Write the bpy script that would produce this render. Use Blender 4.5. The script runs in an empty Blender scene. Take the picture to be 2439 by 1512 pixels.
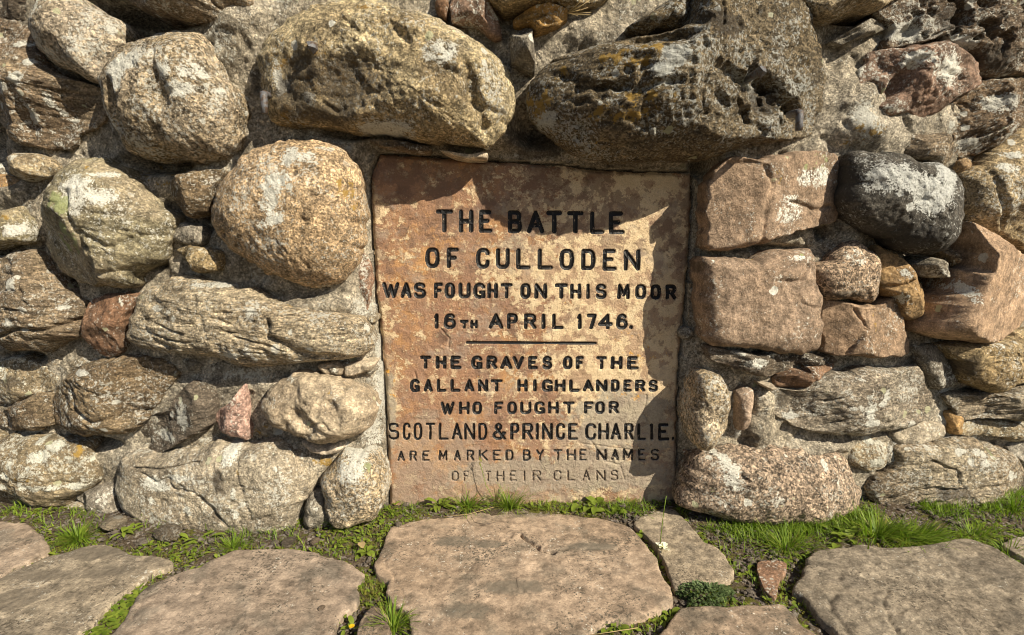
import bpy, math, random
import numpy as np
from mathutils import Vector
rng = np.random.default_rng(7); random.seed(7)
C = bpy.context.scene.collection
sc = bpy.context.scene

# ------------------------------------------------------------------ camera, light
F = 1300.0; CW, CH = 2438.0, 1512.0
PITCH = math.radians(8.9); YAW = math.radians(1.5)
CAM = np.array([-0.085, -1.40, 0.743])
fwd = np.array([math.sin(YAW)*math.cos(PITCH), math.cos(YAW)*math.cos(PITCH), -math.sin(PITCH)])
rgt = np.array([math.cos(YAW), -math.sin(YAW), 0.0])
upv = np.cross(rgt, fwd)
cam_d = bpy.data.cameras.new('camera'); cam = bpy.data.objects.new('camera', cam_d); C.objects.link(cam)
cam_d.sensor_width = 36; cam_d.lens = 36*F/CW; cam_d.clip_start = .02; cam_d.clip_end = 500
cam.location = CAM
cam.rotation_euler = (math.pi/2-PITCH, 0, -YAW)
sc.camera = cam
AZ, EL = 47.0, 36.0            # sun: degrees to the right of the wall's normal, elevation
w = bpy.data.worlds.new('World'); sc.world = w; w.use_nodes = True
nt = w.node_tree; nt.nodes.clear()
sky = nt.nodes.new('ShaderNodeTexSky'); sky.sky_type = 'NISHITA'; sky.sun_disc = False
sky.sun_elevation = math.radians(EL); sky.sun_rotation = math.radians(180-AZ)
bg = nt.nodes.new('ShaderNodeBackground'); bg.inputs[1].default_value = 0.052
wo = nt.nodes.new('ShaderNodeOutputWorld')
nt.links.new(sky.outputs[0], bg.inputs[0]); nt.links.new(bg.outputs[0], wo.inputs[0])
sl = bpy.data.lights.new('sun', 'SUN'); sl.energy = 5.0; sl.angle = math.radians(.5); sl.color = (1, .90, .715)
sun = bpy.data.objects.new('sun', sl); C.objects.link(sun)
sdir = Vector((math.cos(math.radians(EL))*math.sin(math.radians(AZ)), -math.cos(math.radians(EL))*math.cos(math.radians(AZ)), math.sin(math.radians(EL))))
sun.rotation_euler = (-sdir).to_track_quat('-Z', 'Y').to_euler(); sun.location = sdir*20
sc.cycles.filter_width = 1.05
sc.view_settings.view_transform = 'Standard'; sc.view_settings.look = 'None'
sc.view_settings.exposure = 0.66; sc.view_settings.gamma = 1; sc.view_settings.use_curve_mapping = False

# ------------------------------------------------------------------ helpers
TILE = {'A': (0, 0), 'B': (773.8, 0), 'C': (1604.7, 0), 'D': (0, 497.6), 'E': (1604.7, 497.6),
        'F': (0, 995.2), 'G': (773.8, 995.2), 'H': (1604.7, 995.2)}
def M(tile, pts):
    p = np.array(pts, float)
    if tile == 'M': return p
    if tile == 'L1': return (p*.5535+np.array([1450, 780]))*.5952
    if tile == 'L2': return (p*.5535+np.array([1450, 1370]))*.5952
    return p*.3417+np.array(TILE[tile])
def ray(p):
    p = np.atleast_2d(p)
    return (p[:, :1]-CW/2)/F*rgt+(CH/2-p[:, 1:2])/F*upv+fwd
def to_plane_z(p, z=0.0):
    d = ray(p); t = (z-CAM[2])/d[:, 2]
    return CAM+d*t[:, None]
def to_plane_y(p, y=0.0):
    d = ray(p); t = (y-CAM[1])/d[:, 1]
    return CAM+d*t[:, None]
def S(x): return -0.03+x*x/12.0
def to_wall(p, e=0.0):
    d = ray(p); y = np.zeros(len(d))
    for _ in range(12):
        t = (y-CAM[1])/d[:, 1]; x = CAM[0]+d[:, 0]*t
        y = S(x)-e
    return CAM+d*t[:, None]
PERM = np.random.default_rng(3).permutation(256); PERM = np.concatenate([PERM]*3)
G3 = np.random.default_rng(4).normal(size=(256, 3)); G3 /= np.linalg.norm(G3, axis=1)[:, None]
def perlin(p):
    i = np.floor(p).astype(np.int64); f = p-i; i &= 255
    u = f*f*f*(f*(f*6-15)+10); r = 0
    for dx in (0, 1):
        wx = u[:, 0] if dx else 1-u[:, 0]; a = PERM[i[:, 0]+dx]
        for dy in (0, 1):
            wy = u[:, 1] if dy else 1-u[:, 1]; b = PERM[a+i[:, 1]+dy]
            for dz in (0, 1):
                wz = u[:, 2] if dz else 1-u[:, 2]; g = G3[PERM[b+i[:, 2]+dz]]
                r = r+wx*wy*wz*((f[:, 0]-dx)*g[:, 0]+(f[:, 1]-dy)*g[:, 1]+(f[:, 2]-dz)*g[:, 2])
    return r*1.5
def fbm(p, o=4, gain=.5, ridge=False):
    r = 0; a = 1; s = 0
    for k in range(o):
        n = perlin(p*(2.03**k)+k*17.3)
        if ridge: n = 1-2*np.abs(n)
        r = r+a*n; s += a; a *= gain
    return r/s
def mk_mesh(name, V, quads=None, tris=None, smooth=True, attr=None):
    me = bpy.data.meshes.new(name)
    q = np.zeros((0, 4), int) if quads is None else np.asarray(quads, int)
    t = np.zeros((0, 3), int) if tris is None else np.asarray(tris, int)
    V = np.asarray(V, np.float32)
    me.vertices.add(len(V)); me.vertices.foreach_set('co', V.ravel())
    nl = len(q)*4+len(t)*3
    me.loops.add(nl); me.loops.foreach_set('vertex_index', np.concatenate([q.ravel(), t.ravel()]).astype(np.int32))
    me.polygons.add(len(q)+len(t))
    st = np.concatenate([np.arange(len(q))*4, len(q)*4+np.arange(len(t))*3]).astype(np.int32)
    me.polygons.foreach_set('loop_start', st)
    me.polygons.foreach_set('use_smooth', np.full(len(q)+len(t), smooth))
    if attr is not None:
        a = me.color_attributes.new('lichen', 'FLOAT_COLOR', 'POINT')
        a.data.foreach_set('color', np.asarray(attr, np.float32).ravel())
    me.update(calc_edges=True); me.validate()
    return me
def link(name, me, mat, parent=None, loc=None):
    o = bpy.data.objects.new(name, me); C.objects.link(o)
    if mat and not me.materials: me.materials.append(mat)
    if loc is not None: o.location = loc
    if parent: o.parent = parent
    return o
def thing(name, label, cat, loc=(0, 0, 0), group=None):
    o = bpy.data.objects.new(name, None); C.objects.link(o); o.location = loc
    o.empty_display_size = .05
    o['label'] = label; o['category'] = cat
    if group: o['group'] = group
    return o
def inpoly(P, poly):
    x, y = P[:, 0], P[:, 1]; r = np.zeros(len(P), bool); n = len(poly); j = n-1
    for i in range(n):
        xi, yi = poly[i]; xj, yj = poly[j]
        c = ((yi > y) != (yj > y)) & (x < (xj-xi)*(y-yi)/((yj-yi)+1e-12)+xi)
        r ^= c; j = i
    return r
def segdist(P, a, b):
    ab = b-a; t = np.clip(((P-a)@ab)/(ab@ab+1e-12), 0, 1)
    return np.linalg.norm(P-(a+t[:, None]*ab), axis=1)
def linedist(P, pl):
    return np.min([segdist(P, np.array(pl[i]), np.array(pl[i+1])) for i in range(len(pl)-1)], axis=0)
def sm(a, b, x):
    t = np.clip((x-a)/(b-a), 0, 1); return t*t*(3-2*t)
def spline(P, n, ang=0.0):
    """closed curve through P, n points evenly along it; ang = share of straight polygon (angular stones)"""
    P = np.asarray(P, float); m = len(P); out = []
    for i in range(m):
        a, b, c, d = P[i-1], P[i], P[(i+1) % m], P[(i+2) % m]
        t = np.linspace(0, 1, 24, endpoint=False)[:, None]
        cr = .5*((2*b)+(-a+c)*t+(2*a-5*b+4*c-d)*t**2+(-a+3*b-3*c+d)*t**3)
        out.append(cr*(1-ang)+(b*(1-t)+c*t)*ang)
    q = np.concatenate(out); q2 = np.vstack([q, q[:1]])
    L = np.concatenate([[0], np.cumsum(np.linalg.norm(np.diff(q2, axis=0), axis=1))])
    s = np.linspace(0, L[-1], n, endpoint=False)
    return np.stack([np.interp(s, L, q2[:, k]) for k in (0, 1)], 1)
def centroid(P):
    x, y = P[:, 0], P[:, 1]; x2, y2 = np.roll(x, -1), np.roll(y, -1); cr = x*y2-x2*y; A = cr.sum()
    return np.array([((x+x2)*cr).sum(), ((y+y2)*cr).sum()])/(3*A)

# ------------------------------------------------------------------ materials
class NB:
    def __init__(s, name):
        s.m = bpy.data.materials.new(name); s.m.use_nodes = True; s.t = s.m.node_tree; s.t.nodes.clear()
        s.bsdf = s.n('ShaderNodeBsdfPrincipled'); o = s.n('ShaderNodeOutputMaterial')
        s.l(s.bsdf.outputs[0], o.inputs[0])
    def n(s, t, **k):
        x = s.t.nodes.new(t)
        for a, b in k.items(): setattr(x, a, b)
        return x
    def l(s, a, b): s.t.links.new(a, b)
    def put(s, sock, v):
        if isinstance(v, bpy.types.NodeSocket): s.l(v, sock)
        elif isinstance(v, (tuple, list)) and len(v) == 3 and sock.type == 'RGBA': sock.default_value = (*v, 1)
        else: sock.default_value = v
    def noise(s, v, scale, detail=4, rough=.5, dist=0.0, out=0):
        x = s.n('ShaderNodeTexNoise'); s.l(v, x.inputs['Vector'])
        s.put(x.inputs['Scale'], scale); s.put(x.inputs['Detail'], detail); s.put(x.inputs['Roughness'], rough); s.put(x.inputs['Distortion'], dist)
        return x.outputs[out]
    def vor(s, v, scale, feature='F1', out=0, rand=1.0):
        x = s.n('ShaderNodeTexVoronoi', feature=feature); s.l(v, x.inputs['Vector']); s.put(x.inputs['Scale'], scale); s.put(x.inputs['Randomness'], rand)
        return x.outputs[out]
    def ramp(s, f, stops, interp='LINEAR'):
        x = s.n('ShaderNodeValToRGB'); s.put(x.inputs[0], f); e = x.color_ramp.elements; x.color_ramp.interpolation = interp
        while len(e) < len(stops): e.new(.5)
        for i, (p, c) in enumerate(stops):
            e[i].position = p; e[i].color = (c, c, c, 1) if not isinstance(c, (tuple, list)) else (*c, 1)
        return x.outputs[0]
    def step(s, f, a, b):
        x = s.n('ShaderNodeMapRange', interpolation_type='SMOOTHSTEP'); s.put(x.inputs[0], f); s.put(x.inputs[1], a); s.put(x.inputs[2], b)
        return x.outputs[0]
    def mix(s, f, a, b, mode='MIX'):
        x = s.n('ShaderNodeMix', data_type='RGBA', blend_type=mode); s.put(x.inputs[0], f); s.put(x.inputs[6], a); s.put(x.inputs[7], b)
        return x.outputs[2]
    def math(s, op, a, b=0.0, c=0.0, clamp=False):
        x = s.n('ShaderNodeMath', operation=op); x.use_clamp = clamp; s.put(x.inputs[0], a); s.put(x.inputs[1], b); s.put(x.inputs[2], c)
        return x.outputs[0]
    def vmath(s, op, a, b):
        x = s.n('ShaderNodeVectorMath', operation=op); s.put(x.inputs[0], a); s.put(x.inputs[1], b); return x.outputs[0]
    def bump(s, h, dist, strength=1.0, normal=None):
        x = s.n('ShaderNodeBump'); s.put(x.inputs['Height'], h); s.put(x.inputs['Distance'], dist); s.put(x.inputs['Strength'], strength)
        if normal: s.l(normal, x.inputs['Normal'])
        return x.outputs[0]
    def coords(s, rot=0.0, stretch=(1, 1, 1)):
        tc = s.n('ShaderNodeTexCoord'); oi = s.n('ShaderNodeObjectInfo')
        off = s.n('ShaderNodeCombineXYZ'); r = s.math('MULTIPLY', oi.outputs['Random'], 37.0)
        for i in range(3): s.l(s.math('MULTIPLY', oi.outputs['Random'], (37.0, 91.0, 53.0)[i]), off.inputs[i])
        v = s.vmath('ADD', tc.outputs['Object'], off.outputs[0])
        mp = s.n('ShaderNodeMapping'); s.l(tc.outputs['Object'], mp.inputs[0]); mp.inputs['Rotation'].default_value = (0, rot, 0); mp.inputs['Scale'].default_value = stretch
        v2 = s.vmath('ADD', mp.outputs[0], off.outputs[0])
        return v, v2

def rock(name, A, B, D=(.07, .055, .04), grain=.5, gsize=300, white=.3, orange=.15, green=0.0, spots=.3, streak=0.0, rot=0.0,
         bump=1.0, W=(.70, .68, .60), dark=.35, pits=0.3, O=(.36, .22, .05), blot=6.0, fine=1.0):
    s = NB(name); v, vs = s.coords(rot, (1, 1, 4.5) if streak else (1, 1, 1))
    big = s.noise(v, blot, 5, .55, .4)
    col = s.mix(s.step(big, .36, .64), A, B)
    med = s.noise(vs if streak else v, 34 if not streak else 26, 8, .68, .2)
    # weathered dark skin
    col = s.mix(s.math('MULTIPLY', s.step(s.noise(v, 11, 6, .62), .48, .66), dark), col, D)
    col = s.mix(.85, col, s.ramp(med, [(.30, .25), (.5, .95), (.70, 1.75)]), 'MULTIPLY')
    if streak:
        st = s.noise(vs, 60, 4, .7, .6)
        col = s.mix(streak, col, s.ramp(st, [(.35, .35), (.5, 1.0), (.66, 1.55)]), 'MULTIPLY')
    oi = s.n('ShaderNodeObjectInfo'); wn = s.n('ShaderNodeTexWhiteNoise', noise_dimensions='1D'); s.l(oi.outputs['Random'], wn.inputs[1])
    hs = s.n('ShaderNodeHueSaturation'); s.l(col, hs.inputs['Color']); s.l(s.math('ADD', .80, s.math('MULTIPLY', wn.outputs[0], .36)), hs.inputs['Value'])
    s.l(s.math('ADD', .84, s.math('MULTIPLY', oi.outputs['Random'], .24)), hs.inputs['Saturation']); col = hs.outputs[0]
    # mineral grains
    g1 = s.noise(v, gsize, 3, .75); g2 = s.vor(v, gsize*.9, 'F1', 1)
    sep = s.n('ShaderNodeSeparateColor'); s.l(g2, sep.inputs[0])
    gg = s.math('ADD', s.math('MULTIPLY', g1, .6), s.math('MULTIPLY', sep.outputs[0], .4))
    col = s.mix(grain, col, s.ramp(gg, [(.32, .15), (.45, .75), (.56, 1.15), (.70, 2.3)]), 'MULTIPLY')
    # lichens
    at = s.n('ShaderNodeAttribute', attribute_name='lichen'); sc_ = s.n('ShaderNodeSeparateColor'); s.l(at.outputs['Color'], sc_.inputs[0])
    ln = s.noise(v, 55, 7, .7, .3); lf = s.noise(v, 240, 3, .6)
    lb = s.noise(v, 7, 3, .5)
    crust = s.math('ADD', s.math('MULTIPLY', ln, .6), s.math('MULTIPLY', lf, .4))
    wm = s.step(s.math('ADD', s.math('ADD', crust, s.math('MULTIPLY', sc_.outputs[0], .245)), s.math('MULTIPLY', s.math('SUBTRACT', lb, .5), .5)), .72-.22*white, .78-.22*white)
    wc = s.mix(.6, W, s.ramp(lf, [(.3, .55), (.6, 1.1)]), 'MULTIPLY')
    col = s.mix(wm, col, wc)
    pn = s.math('ADD', s.math('MULTIPLY', s.noise(v, 130, 4, .75), .75), s.math('MULTIPLY', s.noise(v, 12, 4, .6), .45))
    col = s.mix(s.math('MULTIPLY', s.step(pn, .70-.13*white, .76-.13*white), .8), col, wc)
    pd = s.math('ADD', s.math('MULTIPLY', s.noise(s.vmath('ADD', v, (4.4, 1.2, 8.8)), 150, 4, .75), .75), s.math('MULTIPLY', s.noise(v, 8, 4, .6), .4))
    col = s.mix(s.math('MULTIPLY', s.step(pd, .635, .70), dark+.35), col, s.mix(.5, D, (.04, .03, .02)))
    # round rosettes
    warp = s.vmath('ADD', v, s.vmath('MULTIPLY', s.noise(v, 70, 3, .6, out=1), (.016, .016, .016)))
    vd = s.vor(warp, 34); vr = s.n('ShaderNodeSeparateColor'); s.l(s.vor(warp, 34, 'F1', 1), vr.inputs[0])
    rad = s.math('MULTIPLY', s.math('SUBTRACT', vr.outputs[0], 1-spots*.8), .42/max(spots*.8, .01))
    rm = s.math('MULTIPLY', s.step(s.math('SUBTRACT', rad, vd), 0.0, .03), s.step(s.noise(v, 5, 2), .4, .5))
    col = s.mix(s.math('MULTIPLY', rm, .95), col, s.mix(s.step(vr.outputs[1], .7, .8), wc, (.48, .47, .30)))
    om = s.step(s.math('ADD', s.math('MULTIPLY', s.noise(s.vmath('ADD', v, (3.1, 7.7, 1.3)), 42, 6, .66), 1.0), s.math('MULTIPLY', sc_.outputs[1], .20)), .76-.17*orange, .84-.17*orange)
    col = s.mix(s.math('MULTIPLY', om, .9), col, s.mix(lf, O, s.mix(.5, O, (.50, .33, .08))))
    gm = s.step(s.math('ADD', s.noise(s.vmath('ADD', v, (9.1, 2.7, 5.3)), 30, 6, .66), s.math('MULTIPLY', sc_.outputs[2], .30)), .78-.16*green, .86-.16*green)
    col = s.mix(s.math('MULTIPLY', gm, .85), col, s.mix(s.noise(v, 90, 4, .6), (.20, .23, .10), (.40, .43, .20)))
    # dark (alpha) blotches at chosen spots, some over hollows
    dm = s.step(s.math('ADD', s.math('MULTIPLY', ln, .7), s.math('MULTIPLY', at.outputs['Alpha'], .46)), .55, .80)
    col = s.mix(s.math('MULTIPLY', dm, .75), col, D)
    s.l(col, s.bsdf.inputs['Base Color'])
    s.bsdf.inputs['Roughness'].default_value = .86; s.bsdf.inputs['Specular IOR Level'].default_value = .28
    pv = s.vor(warp, 90, 'SMOOTH_F1')
    h = s.math('ADD', s.math('MULTIPLY', med, 1.0), s.math('MULTIPLY', s.math('MINIMUM', pv, .5), -pits))
    b1 = s.bump(h, .012*bump)
    h2 = s.math('ADD', s.math('MULTIPLY', g1, 1.0), s.math('MULTIPLY', wm, .25))
    b2 = s.bump(h2, .0042*bump*fine, 1.0, b1)
    s.l(b2, s.bsdf.inputs['Normal'])
    return s.m

MT = {
 'granite': rock('granite', (0.461, 0.376, 0.269), (0.323, 0.251, 0.158), grain=.75, gsize=230, white=0.57, spots=.2, orange=.05, bump=1.25),
 'tan':     rock('tan_gritstone', (0.412, 0.318, 0.186), (0.294, 0.213, 0.111), grain=.55, gsize=260, white=0.34, orange=.22, spots=.15, bump=1.1),
 'lintel':  rock('golden_gritstone', (.50, .415, .265), (.33, .255, .15), grain=.6, gsize=240, white=.44, orange=.25, spots=.1, bump=1.4, dark=.5, O=(.24, .13, .03)),
 'mossy':   rock('lichened_schist', (0.265, 0.208, 0.130), (0.176, 0.130, 0.070), grain=.65, gsize=240, white=.55, orange=.62, spots=.3, streak=.3, rot=.2, bump=1.8, W=(.60, .60, .55)),
 'brown':   rock('brown_schist', (0.294, 0.222, 0.139), (0.206, 0.145, 0.089), grain=.5, gsize=260, white=0.42, orange=.15, spots=.35, streak=.3, rot=-.25, bump=1.2),
 'orange':  rock('orange_granite', (0.608, 0.434, 0.260), (0.470, 0.328, 0.186), grain=.65, gsize=280, white=0.39, orange=.2, spots=.05, bump=1.15, dark=.12),
 'gneiss':  rock('banded_gneiss', (0.461, 0.376, 0.251), (0.314, 0.241, 0.149), grain=.55, gsize=240, white=0.52, orange=.12, spots=.25, streak=.65, rot=-.18, bump=1.3),
 'gneissr': rock('folded_gneiss', (0.412, 0.348, 0.251), (0.294, 0.231, 0.158), grain=.5, gsize=240, white=0.50, orange=.15, spots=.4, streak=.6, rot=.25, bump=1.2),
 'greenst': rock('green_lichened_stone', (.36, .295, .195), (.26, .225, .14), grain=.4, gsize=260, white=.35, orange=.16, green=.08, spots=.25, bump=1.0),
 'pale':    rock('pale_stone', (0.588, 0.483, 0.343), (0.490, 0.386, 0.269), grain=.3, gsize=260, white=.12, orange=.06, spots=.05, bump=.9, dark=.1),
 'pinkst':  rock('pink_sandstone', (0.402, 0.285, 0.195), (0.333, 0.231, 0.153), grain=.28, gsize=380, white=.05, orange=.05, spots=.05, bump=.6, dark=.12, pits=.5),
 'redst':   rock('red_sandstone', (0.294, 0.168, 0.103), (0.225, 0.140, 0.089), grain=.35, gsize=300, white=.38, orange=.15, spots=.2, bump=.9, dark=.25),
 'pinkgr':  rock('pink_granite', (.40, .235, .175), (.34, .205, .155), grain=.5, gsize=210, white=.1, orange=.05, spots=.05, bump=.8, dark=.08),
 'redgr':   rock('speckled_red_granite', (0.392, 0.280, 0.186), (0.304, 0.222, 0.149), grain=.85, gsize=230, white=.25, orange=.08, spots=.25, bump=1.0, dark=.25),
 'grey':    rock('grey_stone', (0.294, 0.261, 0.204), (0.216, 0.183, 0.139), grain=.4, gsize=260, white=0.42, orange=.12, spots=.4, bump=1.0),
 'lichrock': rock('heavily_lichened_stone', (0.353, 0.270, 0.149), (0.265, 0.193, 0.103), grain=.4, gsize=240, white=.62, orange=.45, spots=.6, bump=1.1, W=(.68, .66, .56)),
 'blackw':  rock('black_stone', (.12, .108, .09), (.065, .058, .048), D=(.05, .045, .04), grain=.5, gsize=240, white=.36, orange=.05, spots=.1, bump=1.4, W=(.62, .62, .58)),
 'yellow':  rock('ochre_stone', (0.461, 0.290, 0.121), (0.353, 0.213, 0.093), grain=.3, gsize=240, white=.18, orange=.45, spots=.15, bump=1.0, dark=.25),
 'eroded':  rock('weathered_sandstone', (0.265, 0.193, 0.125), (0.196, 0.135, 0.083), grain=.45, gsize=240, white=0.54, orange=.22, spots=.3, streak=.4, rot=.45, bump=1.6, pits=.9),
 'dark':    rock('dark_schist_and_shaded_stone', (0.167, 0.135, 0.103), (0.118, 0.092, 0.065), grain=.4, gsize=260, white=.25, orange=.1, spots=.3, streak=.4, rot=.1, bump=1.1),
 'greyflag': rock('pale_grey_bottom_stone', (0.392, 0.328, 0.232), (0.314, 0.251, 0.167), grain=.4, gsize=250, white=0.42, orange=.14, spots=.4, bump=.9, dark=.3),
 'mortar':  rock('lime_mortar', (.50, .44, .345), (.39, .335, .25), grain=.5, gsize=260, white=.22, orange=.22, green=.0, spots=.1, bump=1.5, dark=.35, blot=9),
 'paver':   rock('flagstone', (.315, .238, .172), (.27, .20, .14), D=(.13, .115, .09), grain=.14, gsize=340, white=-.1, orange=.0, spots=.0, bump=.28, dark=.62, pits=.1, blot=3),
 'paverg':  rock('grey_flagstone', (.31, .255, .185), (.255, .205, .145), D=(.15, .125, .095), grain=.2, gsize=300, white=-.05, orange=.0, spots=.0, bump=.5, dark=.7, pits=.15, blot=3),
 'pebble':  rock('pebble_stone', (.34, .29, .24), (.20, .17, .14), grain=.3, gsize=300, white=.1, orange=.05, spots=.0, bump=.5),
}

# ------------------------------------------------------------------ ground
def soil_mat():
    s = NB('soil_with_moss'); tc = s.n('ShaderNodeTexCoord'); v = tc.outputs['Object']
    n = s.noise(v, 8, 6, .6); f = s.noise(v, 180, 6, .7)
    soil = s.mix(s.step(f, .35, .65), (.055, .040, .026), (.15, .115, .08))
    gr = s.vor(v, 150, 'F1', 1); sp = s.n('ShaderNodeSeparateColor'); s.l(gr, sp.inputs[0])
    soil = s.mix(s.step(sp.outputs[0], .8, .85), soil, s.mix(sp.outputs[1], (.30, .26, .22), (.2, .17, .16)))
    moss = s.mix(s.noise(v, 90, 5, .7), (.05, .055, .012), (.16, .15, .03))
    mm = s.step(s.math('ADD', s.math('MULTIPLY', s.noise(v, 60, 6, .65), .5), s.math('MULTIPLY', n, .6)), .57, .66)
    s.l(s.mix(mm, soil, moss), s.bsdf.inputs['Base Color']); s.bsdf.inputs['Roughness'].default_value = .95; s.bsdf.inputs['Specular IOR Level'].default_value = .15
    s.l(s.bump(s.noise(v, 260, 6, .7), .005, 1, s.bump(s.noise(v, 60, 5, .6), .008)), s.bsdf.inputs['Normal'])
    return s.m
def axis(a, b, step, far):
    c = np.arange(a, b+step, step); g = []; d = step; x = a
    while x > -far: d *= 1.35; x -= d; g.append(x)
    l = g[::-1]; g = []; d = step; x = c[-1]
    while x < far: d *= 1.35; x += d; g.append(x)
    return np.concatenate([l, c, g])
gx = axis(-1.7, 1.7, .006, 90.0); gy = axis(-.75, .12, .006, 90.0)
X, Y = np.meshgrid(gx, gy); P = np.stack([X.ravel(), Y.ravel(), np.zeros(X.size)], 1)
near = np.exp(-np.maximum(0, np.abs(P[:, 0])-1.8)*3)*np.exp(-np.maximum(0, np.abs(P[:, 1]+.3)-.6)*3)
P[:, 2] = -.012+near*(.010*fbm(P*7, 3)+.006*fbm(P*45, 4, .6))
P[:, 2] += near*.02*np.exp(-((P[:, 1]+.02)/.08)**2)      # soil banked against the wall foot
ny_, nx_ = X.shape; I = np.arange(nx_*ny_).reshape(ny_, nx_)
ground = link('ground', mk_mesh('ground', P, np.stack([I[:-1, :-1], I[:-1, 1:], I[1:, 1:], I[1:, :-1]], -1).reshape(-1, 4)), soil_mat())
ground['kind'] = 'structure'; ground['label'] = 'bare mossy soil at the foot of the wall, in the joints between flagstones'

# ------------------------------------------------------------------ one stone
def stone_mesh(name, out2, H, e, back=.07, n=2.2, m=2.0, ang=0.0, facets=0, seed=0, rough=1.0, surf='wall', centre=None,
               dents=(), creases=(), spots=(), planes=(), res=.0045, strata=0.0, srot=0.0, pitted=None, steps=0.0, low=1.0, jag=1.0):
    """out2: closed outline in the stone's own plane (metres). Height is measured out of that plane."""
    r_ = np.random.default_rng(seed+11)
    per = np.sum(np.linalg.norm(np.roll(out2, -1, 0)-out2, axis=1))
    N = int(np.clip(per/res, 40, 420 if surf == 'wall' else 520)); O = spline(out2, N, ang)
    c = centroid(O) if centre is None else np.array(centre)
    size = math.sqrt(abs(np.sum(O[:, 0]*np.roll(O[:, 1], -1)-np.roll(O[:, 0], -1)*O[:, 1]))/2)
    # ragged outline
    q = np.column_stack([O*22, np.full(N, seed*3.7)]); d = O-c; dl = np.linalg.norm(d, axis=1)[:, None]
    O = O+d/dl*(fbm(q, 4, .65)*.018*jag*min(1, size/.12))[:, None]
    K = int(np.clip(dl.mean()/res*1.05, 8, 110 if surf == 'wall' else 130))
    t = np.linspace(0, 1, K+1)[1:]; rr = 1-(1-t)**1.3; rr = rr/rr[-1]
    bk = [(.985, .35), (.955, .7), (.93, 1.0)] if surf == 'wall' else [(1.0, .5), (.995, 1.0)]
    RR = np.concatenate([rr, [b[0] for b in bk]])
    fz = np.fft.fft(O[:, 0]+1j*O[:, 1]); fq = np.abs(np.fft.fftfreq(N, 1/N)); kh = 5 if ang < .4 else 9
    fz = fz*np.exp(-(fq/kh)**2); fz = np.fft.ifft(fz); Os = np.stack([fz.real, fz.imag], 1)
    wv = (np.clip(RR, 0, 1)**3)[:, None, None]
    if surf != 'wall' : wv = wv**2
    XY = c+RR[:, None, None]*((Os-c)[None]*(1-wv)+(O-c)[None]*wv)
    R2 = np.repeat(RR[:K], N); base = (1-np.clip(R2, 0, 1)**n)**(1/m)
    XYf = np.vstack([[c], XY[:K].reshape(-1, 2)]); rf = np.concatenate([[0], R2]); base = np.concatenate([[1], base])
    h = e+(H-e)*base
    for (ax, ay, ah, sx, sy) in planes:
        pl = ah+(XYf[:, 0]-ax)*sx+(XYf[:, 1]-ay)*sy; h = np.minimum(h, np.maximum(pl, e*.5+(H-e)*base*.3))
    for k in range(facets):
        a = 2*math.pi*(k+r_.uniform(-.35, .35))/facets; rd = size*r_.uniform(.04, .26); sl_ = (H-e)/size*r_.uniform(.9, 2.6)
        u = (XYf-c)@np.array([math.cos(a), math.sin(a)])
        h = np.minimum(h, np.maximum(H-(u-rd)*sl_, e+(H-e)*base*.25))
    q = np.column_stack([XYf, np.full(len(XYf), seed*1.37)])
    edge = 1-rf**6
    h = h+edge*low*(H-e)*.42*fbm(q*(1.1/max(size, .05)), 2)*1.3
    h = h+edge*.010*rough*fbm(q*17, 3, .55)*min(1, size/.12)
    h = h+edge*.0046*rough*fbm(q*70, 2, .6)
    rg = fbm(q*9+5.5, 3, .5, ridge=True); h = h-edge*.005*rough*sm(.66, .95, rg)*min(1, size/.15)
    if strata:
        cs, sn = math.cos(srot), math.sin(srot); uv = np.column_stack([(XYf[:, 0]*cs+XYf[:, 1]*sn)*7, (-XYf[:, 0]*sn+XYf[:, 1]*cs)*52, q[:, 2]])
        h = h+edge*strata*.006*fbm(uv, 3, .6)
        uv[:, 0] *= .6; uv[:, 1] *= .55; h = h-edge*strata*.006*sm(.65, .95, fbm(uv+3, 2, .5, ridge=True))
    if steps:
        s_ = fbm(q*6, 4, .55)*3; fr = s_-np.floor(s_); h = h+steps*(np.floor(s_)+sm(.0, .10, fr))*edge
    if pitted:
        for (mx, my, rad, amt) in pitted:
            g = np.exp(-((XYf[:, 0]-mx)**2+(XYf[:, 1]-my)**2)/rad**2)
            h = h-g*amt*sm(.05, .35, fbm(q*26, 2))
    for (mx, my, ra, rb, an, dep) in dents:
        cs, sn = math.cos(an), math.sin(an); dx, dy = XYf[:, 0]-mx, XYf[:, 1]-my
        h = h-dep*np.exp(-(((dx*cs+dy*sn)/ra)**2+((-dx*sn+dy*cs)/rb)**2)**2.2)
    for (pl, wd, dep) in creases:
        wob = (.006 if surf == 'wall' else .010)*np.column_stack([fbm(q*25, 3, .6), fbm(q*25+9, 3, .6)])
        h = h-(dep*.62 if surf == 'wall' else dep)*np.exp(-(linedist(XYf+wob, pl)/(wd*.8))**2)
    nf = len(h); hb = []
    rim = h[-N:]
    for (_, f) in bk: hb.append(rim*(1-f)+(-back)*f)
    XYb = XY[K:].reshape(-1, 2); h = np.concatenate([h]+hb); XYa = np.vstack([XYf, XYb])
    col = np.zeros((len(h), 4))
    for (k, mx, my, ra, rb) in spots:
        g = np.exp(-((((XYa[:, 0]-mx)/ra)**2+((XYa[:, 1]-my)/rb)**2))**2)
        j = 'wogk'.index(k); col[:, j] = np.maximum(col[:, j], g)
    nr = K+len(bk); j = np.arange(N); j2 = (j+1) % N
    tris = np.stack([np.zeros(N, int), 1+j, 1+j2], 1)
    qd = np.concatenate([np.stack([1+k*N+j, 1+(k+1)*N+j, 1+(k+1)*N+j2, 1+k*N+j2], 1) for k in range(nr-1)])
    if surf == 'wall': V = np.column_stack([XYa[:, 0], S(XYa[:, 0])-h, XYa[:, 1]])
    else: V = np.column_stack([XYa, h])
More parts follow.
